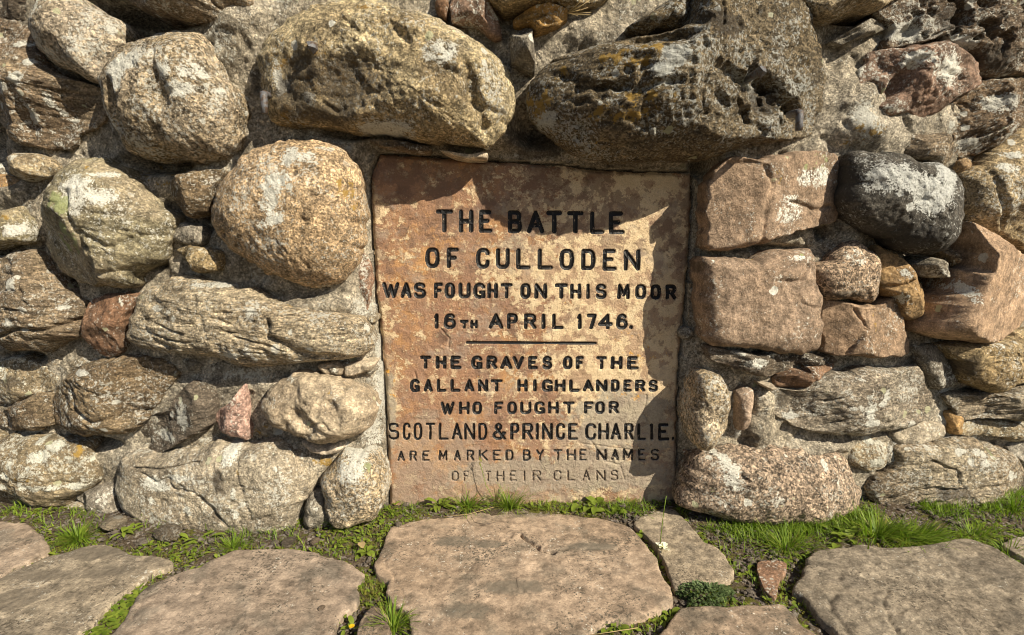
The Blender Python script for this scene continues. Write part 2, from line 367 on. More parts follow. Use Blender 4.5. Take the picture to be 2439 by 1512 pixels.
    # orientation: outline sign decides winding
    A_ = np.sum(O[:, 0]*np.roll(O[:, 1], -1)-np.roll(O[:, 0], -1)*O[:, 1])
    if A_ < 0: tris = tris[:, ::-1]; qd = qd[:, ::-1]
    c3 = np.array([c[0], S(c[0]), c[1]]) if surf == 'wall' else np.array([c[0], c[1], 0.0])
    return mk_mesh(name, V-c3, qd, tris, True, col), c3

wall = thing('memorial_cairn_wall', 'rough rubble wall of mortared lichen-spotted boulders around the inscribed slab', 'wall')
seedc = [0]
FOOT = []
def ST(tile, pts, mat, H=.07, e=None, name='boulder', label=None, n=2.2, ang=0.0, facets=0, dents=(), cr=(), spots=(), planes=(), pit=(), **k):
    seedc[0] += 1
    if e is None: e = H*.38
    if e < .05 and H > .021: e += .024; H += .020
    if mat not in ('lintel', 'mossy', 'pinkst') and H > .12: H = .12+(H-.12)*.62; e = min(e, H*.6)
    if facets == 0 and mat in ('brown', 'gneissr', 'grey', 'greyflag', 'lichrock', 'eroded', 'tan', 'dark', 'redst') and not planes: facets = 4
    pm = M(tile, pts); W3 = to_wall(pm, e); out2 = W3[:, [0, 2]]
    sc_ = 1.09/1000  # metres per main pixel, near enough
    tk = 1.0 if tile == 'M' else .3417
    def w2(x, y, hh=None):
        a = to_wall(M(tile, [(x, y)]), H*.8 if hh is None else hh)[0]; return a[0], a[2]
    dn = [(*w2(x, y), ra*tk*sc_, rb*tk*sc_, an, dp) for (x, y, ra, rb, an, dp) in dents]
    crs = [([w2(*p) for p in pl], wd*tk*sc_, dp) for (pl, wd, dp) in cr]
    sp = [(kk, *w2(x, y), ra*tk*sc_, rb*tk*sc_) for (kk, x, y, ra, rb) in spots]
    pls = [(*w2(x, y), hh, sx, sy) for (x, y, hh, sx, sy) in planes]
    pt = [(*w2(x, y), rd*tk*sc_, am) for (x, y, rd, am) in pit]
    me, c3 = stone_mesh(name, out2, H, e, n=n, ang=ang, facets=facets, seed=seedc[0], dents=dn, creases=crs, spots=sp, planes=pls, pitted=pt, **k)
    o = link(name, me, MT[mat], wall, c3)
    if label: o['label'] = label
    return o

# ---- top left
ST('A', [(-90, -90), (390, -90), (340, 30), (280, 110), (265, 175), (150, 165), (60, 130), (-90, 120)], 'dark', .03, name='wall_stone')  # corner stone in shadow: the shade is put into its colour by the dark material
ST('A', [(-120, 140), (30, 135), (150, 165), (265, 230), (275, 310), (330, 390), (370, 470), (500, 540), (640, 590), (760, 650), (800, 740), (760, 810), (690, 880), (560, 950), (490, 1020), (380, 1030), (200, 1020), (110, 970), (60, 900), (0, 840), (-120, 760)],
   'brown', .14, label='dark brown boulder dotted with white lichen, upper left corner of the wall', strata=.8, srot=-.2, n=2.6, dents=[(130, 760, 60, 160, 0, .02)],
   spots=[('w', 160, 560, 60, 50), ('w', 190, 780, 45, 60), ('w', 310, 690, 30, 50), ('w', 350, 760, 25, 30), ('w', 200, 255, 80, 14), ('w', 190, 430, 35, 25), ('w', 120, 405, 20, 14), ('w', 70, 285, 50, 25), ('w', 410, 810, 40, 14), ('w', 30, 600, 60, 60)])
ST('A', [(375, 5), (470, -50), (560, -10), (640, 50), (760, 90), (860, 160), (905, 260), (900, 340), (850, 420), (810, 500), (770, 610), (700, 590), (560, 520), (400, 450), (330, 380), (290, 300), (270, 210), (290, 120), (330, 60)],
   'granite', .15, label='grey oval boulder at the top left, behind the larger round one', spots=[('o', 560, 140, 40, 90), ('w', 640, 700, 100, 60), ('w', 740, 190, 30, 30)])
ST('A', [(760, -90), (1440, -90), (1500, 30), (1640, 110), (1670, 150), (1400, 165), (1250, 150), (1100, 110), (960, 50), (860, -10)], 'brown', .20, e=.075, name='wall_stone', strata=.8, srot=-.25, n=3, back=.05)
ST('A', [(1400, -90), (1640, -90), (1790, 30), (1750, 130), (1670, 150), (1560, 100), (1450, 20)], 'brown', .08, name='wall_stone', facets=4, n=4)
ST('A', [(1310, 222), (1440, 235), (1510, 310), (1560, 440), (1590, 545), (1690, 640), (1715, 760), (1705, 930), (1660, 1060), (1570, 1115), (1380, 1130), (1150, 1125), (1010, 1110), (930, 1060), (890, 950), (820, 850), (780, 700), (762, 600), (780, 510), (830, 430), (900, 350), (1000, 300), (1130, 250)],
   'granite', .19, e=.05, n=3.0, m=1.7, low=.5, label='large round granite boulder crusted with white lichen, upper left', spots=[('w', 1360, 510, 80, 60), ('w', 1300, 640, 110, 60), ('w', 860, 520, 90, 130), ('w', 950, 440, 90, 60), ('w', 1210, 520, 60, 60), ('w', 1500, 620, 25, 20), ('g', 1140, 440, 30, 30), ('o', 1520, 400, 40, 110)],
   dents=[(1150, 640, 70, 120, .2, .018), (820, 750, 50, 150, 0, .02)], cr=[([(1100, 380), (1150, 560), (1060, 700)], 22, .012)])
ST('A', [(1640, 255), (1690, 260), (1750, 340), (1775, 420), (1760, 500), (1720, 545), (1660, 500), (1625, 400), (1620, 310)], 'yellow', .022, e=.008, name='wall_stone', label='small orange-brown stone set flush in the mortar beside the round boulder', n=4, rough=.5)
# ---- lintels
ST('M', [(735, 22), (800, 6), (876, -3), (924, 6), (951, 26), (1013, 44), (1074, 65), (1115, 89), (1156, 116), (1187, 143), (1216, 176), (1226, 219), (1228, 260), (1211, 297), (1186, 340), (1163, 356), (1132, 348), (1047, 342), (945, 327), (842, 316), (774, 306), (720, 302), (670, 299), (647, 285), (640, 250), (626, 205), (622, 160), (625, 120), (640, 92), (680, 62), (712, 34)],
   'lintel', .155, e=.05, planes=[(1130, 230, .155, -.6, .1)], n=3.0, m=1.8, low=.45, rough=1.25, label='long golden boulder bridging the slab as its left lintel, rusty brown at one end',
   spots=[('k', 700, 220, 60, 60), ('k', 830, 200, 90, 70), ('k', 770, 260, 90, 30), ('o', 700, 250, 80, 50), ('o', 780, 180, 120, 60), ('o', 660, 130, 30, 50), ('k', 720, 170, 60, 40), ('w', 655, 170, 10, 45), ('w', 668, 200, 18, 14), ('w', 740, 235, 22, 18), ('o', 690, 240, 60, 40), ('o', 760, 150, 50, 30), ('k', 1198, 258, 12, 8), ('w', 1050, 130, 40, 30), ('w', 920, 300, 60, 20), ('o', 860, 20, 60, 8)],
   dents=[(840, 200, 80, 50, .2, .025), (700, 190, 40, 60, 0, .02), (940, 100, 40, 30, -.5, .012), (1130, 230, 12, 70, .3, .02)],
   cr=[([(1060, 170), (1105, 190), (1120, 240), (1175, 260)], 9, .018), ([(1120, 330), (1140, 300), (1205, 280)], 7, .012), ([(930, 60), (980, 110), (1060, 100)], 8, .01)])
ST('M', [(1252, 202), (1285, 172), (1330, 140), (1400, 120), (1470, 106), (1540, 102), (1590, 92), (1622, 60), (1625, 10), (1640, -40), (1870, -40), (1892, 0), (1922, 41), (1950, 96), (1974, 165), (1991, 212), (1997, 250), (1988, 298), (1946, 316), (1895, 331), (1810, 340), (1741, 354), (1690, 374), (1639, 386), (1607, 381), (1525, 386), (1440, 385), (1382, 371), (1334, 344), (1300, 320), (1262, 286), (1249, 240)],
   'mossy', .215, e=.065, n=3.0, m=1.7, low=.5, rough=1.5, centre=None, strata=.3, srot=.12, label='huge grey boulder with yellow moss, right lintel above the slab, hollowed at its right end',
   planes=[(1600, 250, .215, -.42, .08), (1380, 250, .205, .6, 0)],
   pit=[(1850, 215, 60, .03), (1935, 250, 40, .025), (1760, 190, 60, .012), (1650, 60, 130, .012), (1450, 260, 160, .012)],
   dents=[(1850, 215, 50, 36, -.5, .045), (1935, 250, 22, 22, 0, .025), (1760, 180, 40, 14, -.3, .03), (1570, 92, 60, 14, .1, .05), (1790, 270, 40, 16, .3, .02)],
   cr=[([(1380, 212), (1440, 208), (1520, 218), (1600, 208)], 8, .022), ([(1790, 220), (1805, 290), (1850, 300)], 8, .015), ([(1320, 160), (1400, 200)], 8, .012)],
   spots=[('o', 1490, 150, 60, 22), ('o', 1520, 240, 60, 20), ('o', 1290, 230, 30, 30), ('o', 1340, 175, 20, 30), ('o', 1480, 270, 70, 20), ('w', 1590, 150, 28, 22), ('w', 1310, 270, 20, 14), ('w', 1560, 180, 20, 14), ('k', 1850, 220, 50, 35), ('o', 1560, 120, 50, 14), ('k', 1720, 60, 60, 30)])
ST('M', [(1488, 72), (1530, 45), (1570, 20), (1600, 0), (1625, -20), (1650, 30), (1645, 88), (1600, 85), (1560, 76), (1530, 88)], 'mossy', .12, name='wall_stone', strata=.6)
ST('B', [(1050, -90), (1950, -90), (1920, 5), (1860, 30), (1760, 52), (1620, 70), (1500, 55), (1400, 62), (1260, 66), (1150, 10)], 'tan', .17, e=.08, name='wall_stone', n=2.6)
ST('B', [(765, -50), (860, -10), (872, 60), (850, 160), (800, 140), (770, 80)], 'redst', .06, name='wall_stone', ang=.8, n=8, facets=2, label='narrow split piece of red stone at the top edge')
ST('B', [(880, -30), (1110, 5), (1160, 60), (1210, 130), (1228, 265), (1150, 275), (1080, 205), (1000, 180), (880, 185), (868, 100)], 'redst', .075, name='wall_stone', ang=.7, n=7, facets=3, label='broken red-brown stone above the golden boulder', spots=[('w', 1200, 80, 30, 60)])
ST('B', [(1320, 125), (1450, 72), (1575, 48), (1612, 88), (1695, 83), (1695, 135), (1650, 190), (1560, 222), (1460, 245), (1430, 195), (1350, 190), (1308, 160)], 'yellow', .12, e=.06, name='wall_stone', ang=.6, n=5, strata=.8, srot=.25, facets=2, label='protruding ochre slab-like stone with a split through it', cr=[([(1350, 130), (1480, 130), (1600, 85)], 8, .02)])
ST('B', [(1400, 188), (1442, 230), (1452, 330), (1464, 440), (1455, 528), (1380, 512), (1290, 462), (1278, 380), (1290, 290), (1340, 230)], 'grey', .12, e=.05, name='wall_stone', ang=.8, n=5, facets=4, label='grey wedge-shaped stone between the two lintel boulders')
# ---- top right
ST('C', [(860, -90), (1600, -90), (1500, 20), (1390, 75), (1280, 80), (1180, 118), (1000, 130), (930, 60)], 'tan', .15, e=.08, name='wall_stone', n=2.6)
ST('C', [(1090, 285), (1230, 200), (1340, 140), (1430, 145), (1470, 210), (1390, 242), (1240, 292), (1160, 318)], 'grey', .06, name='wall_stone', ang=.8, n=6, strata=.8, srot=.45)
ST('C', [(1400, 90), (1560, -90), (2620, -90), (2620, 500), (2439, 520), (2300, 545), (2150, 560), (2060, 500), (2010, 400), (1880, 350), (1760, 290), (1640, 335), (1430, 355), (1480, 220)],
   'eroded', .12, e=.05, label='dark pitted honeycomb sandstone block, top right corner', n=4, strata=1.2, srot=.45, rough=1.6, ang=.3,
   pit=[(1950, 130, 220, .05), (2300, 150, 200, .035), (1850, 260, 160, .03)], spots=[('w', 1640, 200, 100, 50), ('w', 2000, 300, 120, 60), ('k', 2250, 400, 160, 90), ('k', 1950, 120, 150, 90)])
ST('C', [(1360, 368), (1640, 345), (1830, 300), (2010, 400), (2060, 520), (2110, 600), (1940, 690), (1790, 790), (1650, 855), (1560, 800), (1450, 835), (1330, 740), (1268, 640), (1280, 520), (1340, 440)],
   'redst', .13, e=.05, label='rust-red stone with a cup-shaped hole, right of the hollowed boulder', n=4, ang=.2, rough=1.6, strata=.5, srot=.3,
   dents=[(1440, 640, 60, 75, 0, .06), (1600, 560, 40, 150, -.6, .03)], spots=[('w', 1360, 430, 70, 60), ('w', 1850, 500, 160, 120), ('w', 1500, 760, 90, 50), ('w', 1600, 730, 90, 60), ('k', 1440, 640, 60, 60), ('w', 1700, 420, 120, 60)])
ST('C', [(1700, 870), (1860, 760), (1950, 700), (2010, 600), (2200, 560), (2439, 545), (2620, 520), (2620, 740), (2439, 830), (2300, 960), (2150, 1060), (1920, 1100), (1900, 960), (1800, 900)],
   'eroded', .11, e=.05, label='thin-bedded black and white stone at the right edge', n=4, strata=1.6, srot=.45, rough=1.5, pit=[(1950, 740, 120, .04)], spots=[('k', 2000, 740, 130, 60), ('w', 2250, 720, 150, 70), ('w', 1850, 860, 100, 50), ('w', 2100, 1000, 100, 40)])
ST('C', [(1225, 870), (1330, 828), (1375, 870), (1345, 965), (1280, 985)], 'grey', .04, name='wall_stone', facets=3, ang=.4)
ST('C', [(1370, 870), (1450, 880), (1430, 940), (1340, 1010), (1330, 960)], 'grey', .03, name='wall_stone', facets=3, ang=.4)
ST('C', [(1540, 1000), (1620, 940), (1700, 945), (1850, 925), (1905, 980), (1905, 1060), (1870, 1165), (1760, 1135), (1620, 1112), (1555, 1070)], 'brown', .08, name='wall_stone', facets=4, ang=.5, n=5)
ST('M', [(2018, 372), (2059, 362), (2104, 362), (2141, 372), (2165, 383), (2220, 390), (2254, 403), (2269, 424), (2277, 454), (2276, 492), (2275, 532), (2267, 566), (2244, 593), (2199, 604), (2158, 600), (2117, 582), (2090, 562), (2059, 545), (2025, 520), (2001, 480), (2008, 427)],
   'blackw', .21, e=.09, n=3, m=1.8, low=.5, rough=1.3, label='black boulder half covered in white lichen, right side', spots=[('w', 2120, 430, 70, 40), ('w', 2200, 460, 60, 45), ('w', 2250, 420, 30, 40), ('k', 2150, 570, 120, 40), ('k', 2035, 430, 22, 60)])
ST('M', [(2274, 417), (2305, 400), (2326, 372), (2374, 331), (2438, 296), (2500, 280), (2520, 640), (2470, 650), (2438, 630), (2421, 626), (2404, 602), (2356, 580), (2322, 559), (2287, 527), (2276, 480)],
   'tan', .16, e=.05, n=3, label='olive-brown boulder cut by the right edge of the photograph', spots=[('w', 2420, 368, 30, 10), ('o', 2320, 385, 30, 14), ('w', 2400, 400, 30, 14)], dents=[(2380, 470, 8, 80, .4, .012)])
ST('C', [(1950, 1130), (2020, 1105), (2050, 1150), (2010, 1212), (1955, 1212)], 'yellow', .05, name='wall_stone')
# ---- right column
ST('M', [(1704, 396), (1731, 377), (1758, 375), (1796, 383), (1844, 369), (1898, 359), (1946, 359), (1987, 369), (2003, 393), (2008, 427), (2003, 468), (1998, 510), (1985, 527), (1933, 542), (1880, 553), (1840, 568), (1800, 585), (1750, 592), (1718, 598), (1680, 598), (1674, 560), (1680, 500), (1684, 440)],
   'pinkst', .115, e=.06, n=9, ang=.45, rough=.45, low=.25, label='squared pinkish stone with green lichen on its corner, top of the column right of the slab',
   planes=[(1810, 470, .115, -.25, .05), (1810, 470, .115, .35, -.1)], cr=[([(1808, 585), (1816, 500), (1830, 440), (1815, 400)], 7, .014), ([(1880, 480), (1950, 500), (1990, 490)], 6, .014), ([(1740, 385), (1800, 388)], 6, .012)],
   spots=[('g', 1965, 385, 35, 30), ('g', 1930, 400, 30, 16), ('w', 1920, 420, 30, 30), ('w', 1870, 500, 60, 40), ('w', 1850, 560, 50, 16), ('w', 1960, 420, 30, 30), ('o', 1840, 430, 20, 30)])
ST('E', [(190, 330), (360, 330), (500, 345), (700, 290), (900, 268), (945, 290), (950, 450), (935, 500), (1000, 590), (995, 700), (1000, 850), (980, 970), (870, 1000), (720, 992), (640, 985), (560, 975), (400, 950), (220, 930), (190, 860), (175, 700), (165, 500), (170, 400)],
   'pinkst', .12, e=.06, n=8, ang=.3, rough=.45, low=.25, label='smooth pink squared block in the middle of the column right of the slab',
   cr=[([(680, 495), (850, 490), (890, 440), (940, 300)], 14, .014), ([(430, 600), (430, 900)], 30, .004), ([(830, 600), (870, 660), (990, 690)], 10, .008)],
   planes=[(430, 600, .12, .18, 0.0)], spots=[('w', 840, 340, 90, 22), ('g', 880, 320, 25, 20), ('k', 210, 410, 25, 50), ('o', 560, 350, 80, 20)])
ST('E', [(1110, 290), (1180, 228), (1260, 228), (1330, 270), (1390, 330), (1400, 440), (1385, 520), (1370, 655), (1200, 640), (1000, 605), (950, 500), (950, 400), (1060, 350)],
   'redgr', .10, name='wall_stone', n=3, label='small round speckled cobble bedded in the mortar right of the pink column', spots=[('w', 1250, 330, 110, 80), ('k', 1180, 590, 150, 40)])
ST('E', [(1000, 622), (1180, 643), (1340, 662), (1420, 622), (1490, 608), (1535, 700), (1562, 820), (1577, 980), (1540, 1012), (1400, 1017), (1220, 1015), (1010, 992), (1005, 850), (1002, 700)],
   'pinkst', .12, e=.05, n=7, ang=.7, rough=.45, low=.3, label='broken brownish block with a pale right face, beside the pink squared block', planes=[(1330, 800, .12, .55, 0), (1250, 800, .115, -.2, -.1)], cr=[([(1200, 1010), (1320, 820), (1260, 700)], 10, .014), ([(1330, 1000), (1330, 700)], 8, .006)], spots=[('o', 1380, 800, 30, 200)])
ST('E', [(1400, 270), (1450, 258), (1560, 330), (1640, 430), (1652, 500), (1700, 520), (1717, 620), (1700, 700), (1660, 760), (1560, 762), (1530, 680), (1490, 602), (1440, 602), (1400, 500), (1390, 400)],
   'yellow', .095, e=.04, label='ochre yellow stone under the black boulder', n=4, facets=3, rough=1.3, cr=[([(1420, 560), (1580, 520), (1650, 500)], 14, .018)], spots=[('w', 1600, 450, 50, 60), ('w', 1560, 620, 60, 60)])
ST('E', [(1630, 385), (1700, 330), (1790, 338), (1862, 380), (1862, 475), (1800, 482), (1720, 470), (1650, 455)], 'grey', .12, e=.06, name='wall_stone', ang=.7, n=6, facets=2)
ST('E', [(1840, 260), (1900, 240), (1930, 400), (1880, 415), (1860, 370)], 'brown', .08, name='wall_stone', ang=.6, n=5)
ST('E', [(1940, 215), (1960, 80), (2100, 190), (2200, 245), (2350, 330), (2412, 430), (2432, 520), (2402, 640), (2362, 740), (2310, 800), (2200, 860), (2050, 912), (1960, 903), (1800, 890), (1630, 855), (1620, 800), (1720, 640), (1830, 490), (1870, 410), (1935, 390)],
   'pinkst', .20, e=.05, n=5, ang=.75, rough=.5, low=.12, label='large angular stone with a dark left face and pale lit right face, far right',
   planes=[(1990, 600, .20, .78, 0.0), (1990, 600, .20, -.35, 0.05), (2050, 300, .17, 0, -.9)], spots=[('g', 2020, 450, 40, 60), ('w', 2040, 420, 40, 60), ('o', 2160, 290, 30, 12), ('w', 2080, 600, 40, 100)])
ST('E', [(1830, 942), (2000, 905), (2200, 880), (2300, 832), (2439, 830), (2620, 800), (2620, 1150), (2439, 1140), (2340, 1172), (2150, 1252), (2040, 1222), (1950, 1180), (1920, 1080), (1860, 1000)],
   'tan', .15, e=.06, n=7, ang=.7, low=.2, name='inscribed_block', label='squared block at the right edge with rows of worn illegible carving', planes=[(2140, 1050, .15, .7, 0), (2140, 1050, .15, -.12, -.05)],
   cr=[([(x, y), (x+5, y+34)], 5, .006) for y in (985, 1045, 1100, 1155) for x in range(2165, 2420, 21)], spots=[('k', 2050, 1100, 90, 100), ('w', 2250, 945, 18, 14), ('w', 2350, 925, 12, 12)])
ST('E', [(1650, 965), (1740, 945), (1820, 945), (1900, 1060), (1955, 1180), (1890, 1245), (1790, 1245), (1715, 1110)], 'grey', .06, name='wall_stone', n=4, facets=3)
ST('E', [(240, 960), (400, 985), (560, 1005), (700, 1000), (790, 1030), (795, 1110), (700, 1140), (590, 1167), (480, 1132), (380, 1092), (270, 1062), (243, 1020)], 'dark', .085, e=.045, name='wall_stone', strata=1.3, srot=-.1, n=5, label='thin dark layered stone wedged under the pink block', spots=[('w', 450, 1000, 60, 20), ('w', 560, 1060, 100, 30), ('w', 700, 1020, 60, 20)])
ST('E', [(800, 1030), (950, 1000), (1110, 1030), (1130, 1070), (1000, 1085), (860, 1080), (800, 1090)], 'dark', .05, name='wall_stone', strata=1)
ST('E', [(690, 1180), (800, 1115), (900, 1110), (900, 1080), (1000, 1075), (1110, 1080), (1080, 1120), (940, 1180), (870, 1245), (780, 1245), (700, 1230)], 'redst', .09, e=.05, name='wall_stone', ang=.8, n=6, facets=2, label='red-brown sliver above the streaked oval stone')
ST('M', [(1900, 925), (1930, 900), (1977, 885), (2049, 878), (2117, 877), (2172, 870), (2192, 884), (2206, 918), (2213, 949), (2203, 983), (2180, 1008), (2083, 1026), (2015, 1031), (1946, 1028), (1895, 1014), (1864, 997), (1841, 986), (1836, 960), (1838, 928), (1865, 925)],
   'gneissr', .10, e=.035, n=3, label='streaked oval stone with a cluster of white lichen rosettes, lower right', strata=.8, srot=.3,
   spots=[('w', 2063, 970, 18, 26), ('w', 2105, 945, 12, 20), ('w', 2060, 940, 9, 7), ('w', 2018, 940, 8, 5), ('w', 2020, 968, 10, 7), ('w', 2038, 966, 8, 10), ('w', 2065, 1002, 22, 9), ('w', 1900, 1000, 20, 8), ('o', 2130, 880, 40, 8), ('k', 1880, 960, 20, 30)])
ST('M', [(1666, 884), (1704, 884), (1721, 904), (1731, 938), (1729, 976), (1722, 1008), (1707, 1035), (1690, 1060), (1673, 1069), (1653, 1060), (1639, 1029), (1636, 990), (1642, 952), (1654, 908)], 'granite', .12, e=.04, label='tall narrow grey cobble standing upright by the lower right of the slab', n=2.6)
ST('E', [(440, 1270), (535, 1238), (535, 1330), (515, 1420), (500, 1530), (430, 1540), (418, 1450), (420, 1350)], 'pinkst', .07, name='wall_stone', ang=.3)
ST('E', [(545, 1240), (680, 1255), (690, 1380), (685, 1500), (600, 1540), (550, 1500), (530, 1400)], 'mortar', .05, name='wall_stone', n=3)
ST('E', [(555, 1190), (620, 1205), (680, 1215), (678, 1240), (640, 1250), (575, 1215)], 'pale', .07, name='wall_stone', ang=.5)
ST('E', [(1915, 1290), (2100, 1280), (2250, 1262), (2439, 1195), (2620, 1150), (2620, 1400), (2400, 1452), (2200, 1442), (2000, 1475), (1960, 1400), (1910, 1350)], 'gneissr', .10, e=.04, strata=1, srot=.2, n=4)
ST('H', [(1985, 40), (2200, 5), (2439, 35), (2620, 20), (2620, 160), (2439, 145), (2350, 150), (2200, 115), (2000, 120)], 'lichrock', .07, name='wall_stone', spots=[('o', 2020, 60, 50, 60)])
ST('E', [(1890, 1420), (1960, 1400), (1995, 1450), (1985, 1560), (1900, 1560), (1885, 1500)], 'yellow', .055, name='wall_stone')
ST('H', [(1510, 110), (1600, 40), (1800, 25), (1880, 60), (1870, 130), (1700, 160), (1560, 180)], 'greyflag', .06, name='wall_stone', n=3)
ST('H', [(2305, 200), (2439, 140), (2600, 120), (2600, 500), (2430, 520), (2240, 575), (2360, 460), (2395, 330)], 'grey', .06, n=3)
ST('H', [(1330, 120), (1440, 150), (1500, 215), (1480, 300), (1380, 365), (1290, 355), (1200, 275), (1235, 200)], 'lichrock', .055, name='wall_stone', n=3, spots=[('w', 1360, 160, 40, 25), ('w', 1400, 300, 60, 40)])
ST('H', [(830, 150), (1000, 150), (1150, 175), (1240, 130), (1300, 100), (1200, 225), (1000, 205), (860, 190)], 'greyflag', .035, name='wall_stone')
# ---- lower right
ST('H', [(300, 200), (450, 180), (580, 190), (700, 178), (900, 200), (1050, 220), (1170, 270), (1230, 360), (1255, 440), (1292, 480), (1280, 560), (1230, 625), (1150, 690), (1000, 707), (800, 712), (600, 705), (400, 692), (200, 655), (60, 612), (18, 570), (38, 470), (80, 350), (150, 260)],
   'redgr', .15, e=.05, n=3.0, m=1.7, low=.35, label='broad speckled reddish granite boulder at the foot of the wall, right of the slab', spots=[('w', 330, 280, 20, 20), ('w', 370, 310, 25, 25), ('w', 400, 430, 90, 140), ('w', 1060, 335, 30, 40), ('w', 1180, 300, 25, 30), ('g', 270, 500, 20, 30), ('g', 300, 530, 20, 14), ('w', 1140, 440, 14, 20)],
   dents=[(640, 290, 30, 36, 0, .012), (820, 380, 160, 60, 0, .012)])
ST('H', [(1335, 480), (1400, 400), (1490, 300), (1500, 200), (1600, 152), (1800, 150), (2000, 132), (2200, 180), (2330, 230), (2392, 320), (2382, 400), (2340, 480), (2200, 560), (2050, 595), (1900, 645), (1780, 672), (1600, 682), (1500, 660), (1420, 605), (1350, 550)],
   'gneissr', .14, e=.05, n=3, label='swirly banded grey boulder with pale rosettes, lower right corner', strata=1.2, srot=.3, spots=[('w', 2000, 245, 40, 25), ('w', 2120, 245, 40, 25), ('w', 2050, 300, 25, 20), ('w', 2140, 295, 30, 25), ('g', 2220, 260, 25, 50), ('w', 2310, 390, 45, 40), ('w', 2210, 415, 30, 16), ('w', 1670, 240, 22, 14), ('k', 1400, 500, 60, 60), ('k', 1900, 500, 200, 60)],
   cr=[([(1550, 600), (1800, 480), (1980, 480), (2200, 440)], 18, .016), ([(1700, 350), (1800, 300), (1950, 360), (1940, 480)], 14, .014)])
ST('H', [(1880, 660), (2000, 602), (2150, 572), (2250, 622), (2310, 700), (2260, 765), (2100, 780), (1980, 775)], 'greyflag', .13, e=.05, name='wall_stone', n=3, back=.1)
ST('H', [(335, 735), (450, 712), (620, 720), (665, 780), (560, 835), (420, 835), (335, 795)], 'tan', .12, e=.05, name='wall_stone', n=3, back=.1)
ST('H', [(760, 735), (900, 718), (1150, 715), (1240, 690), (1260, 760), (1100, 800), (850, 800)], 'brown', .08, e=.03, name='wall_stone', n=3, back=.1)
# ---- left middle
ST('A', [(60, 1092), (200, 1062), (320, 1098), (372, 1130), (397, 1180), (350, 1232), (250, 1257), (150, 1250), (70, 1185)], 'lichrock', .09, e=.04, name='wall_stone', n=3, label='small lichen-yellow cobble under the dark boulder at the far left')
ST('A', [(-90, 1215), (60, 1230), (200, 1290), (330, 1330), (375, 1380), (345, 1470), (250, 1530), (120, 1480), (-90, 1490)], 'yellow', .035, name='wall_stone', spots=[('w', 150, 1430, 60, 30), ('o', 60, 1300, 80, 20)])
ST('M', [(147, 427), (171, 396), (212, 380), (260, 383), (297, 403), (335, 430), (362, 465), (393, 492), (415, 512), (424, 527), (418, 556), (410, 582), (400, 607), (390, 624), (357, 634), (336, 655), (335, 684), (301, 684), (273, 680), (222, 679), (171, 662), (137, 634), (120, 600), (113, 559), (110, 515), (120, 478), (137, 444)],
   'greenst', .17, e=.06, n=3, m=1.8, facets=3, low=.5, label='large boulder patched with green lichen at the left', strata=.4, srot=-.2,
   spots=[('g', 165, 500, 30, 60), ('g', 180, 560, 30, 40), ('g', 190, 590, 20, 20), ('g', 150, 580, 20, 30), ('o', 205, 400, 14, 8), ('w', 245, 415, 30, 6), ('w', 200, 470, 40, 50), ('w', 250, 470, 40, 20)],
   cr=[([(178, 460), (190, 520), (215, 580)], 10, .02), ([(210, 550), (270, 590), (330, 560), (400, 560)], 8, .014), ([(240, 650), (320, 640)], 7, .012)])
ST('M', [(700, 333), (770, 335), (815, 350), (845, 385), (862, 430), (868, 500), (863, 550), (868, 580), (850, 625), (830, 655), (800, 675), (755, 684), (720, 680), (655, 655), (600, 625), (560, 600), (530, 570), (512, 535), (508, 500), (520, 465), (533, 430), (560, 395), (600, 362), (650, 342)],
   'orange', .17, e=.05, n=3.2, m=1.6, low=.3, label='big rounded orange granite boulder with a white lichen streak, left of the slab',
   spots=[('w', 690, 370, 22, 26), ('w', 730, 375, 30, 14), ('w', 680, 435, 40, 22), ('w', 655, 450, 24, 14), ('w', 650, 490, 20, 20), ('w', 665, 520, 24, 22), ('w', 640, 535, 14, 14), ('w', 660, 470, 22, 40), ('o', 820, 460, 24, 60), ('k', 708, 414, 7, 9), ('w', 780, 350, 40, 8)],
   dents=[(706, 412, 9, 10, 0, .012), (530, 555, 8, 8, 0, .012)])
ST('M', [(403, 444), (437, 417), (478, 407), (513, 403), (536, 410), (515, 451), (507, 490), (499, 506), (472, 520), (454, 513), (430, 478), (410, 460)], 'brown', .09, e=.03, name='wall_stone', ang=.6, facets=4, n=4)
ST('D', [(1210, 120), (1300, 100), (1420, 130), (1440, 240), (1330, 260), (1220, 230), (1190, 180)], 'mortar', .05, name='wall_stone', n=3)
ST('D', [(1230, 282), (1330, 252), (1440, 262), (1545, 300), (1545, 425), (1480, 440), (1420, 448), (1340, 400), (1300, 340)], 'tan', .085, e=.03, name='wall_stone', ang=.8, facets=3, n=5, label='pointed tan stone below the round orange boulder', cr=[([(1445, 280), (1445, 430)], 8, .008)])
ST('D', [(-90, 40), (0, 25), (120, -5), (210, 45), (242, 130), (222, 222), (120, 262), (-90, 262)], 'greenst', .09, e=.04, n=3, spots=[('o', 80, 70, 70, 30), ('w', 120, 150, 70, 50)])
ST('D', [(40, 345), (150, 290), (280, 300), (345, 360), (375, 430), (460, 540), (560, 615), (635, 650), (625, 740), (602, 770), (620, 830), (590, 880), (480, 920), (400, 970), (250, 978), (100, 970), (30, 880), (0, 780), (-90, 700), (-90, 400)],
   'brown', .14, e=.05, n=3.2, label='brown layered boulder with an orange-stained corner, left edge', strata=1, srot=-.1, facets=3,
   cr=[([(30, 880), (180, 820), (330, 840), (600, 740)], 18, .03), ([(150, 380), (200, 560), (280, 700)], 12, .01)],
   spots=[('w', 35, 635, 35, 40), ('w', 500, 600, 30, 10), ('w', 590, 650, 40, 20), ('w', 400, 690, 50, 20), ('w', 240, 690, 35, 25), ('o', 90, 790, 70, 50), ('w', 150, 780, 40, 40), ('w', 140, 520, 60, 60)])
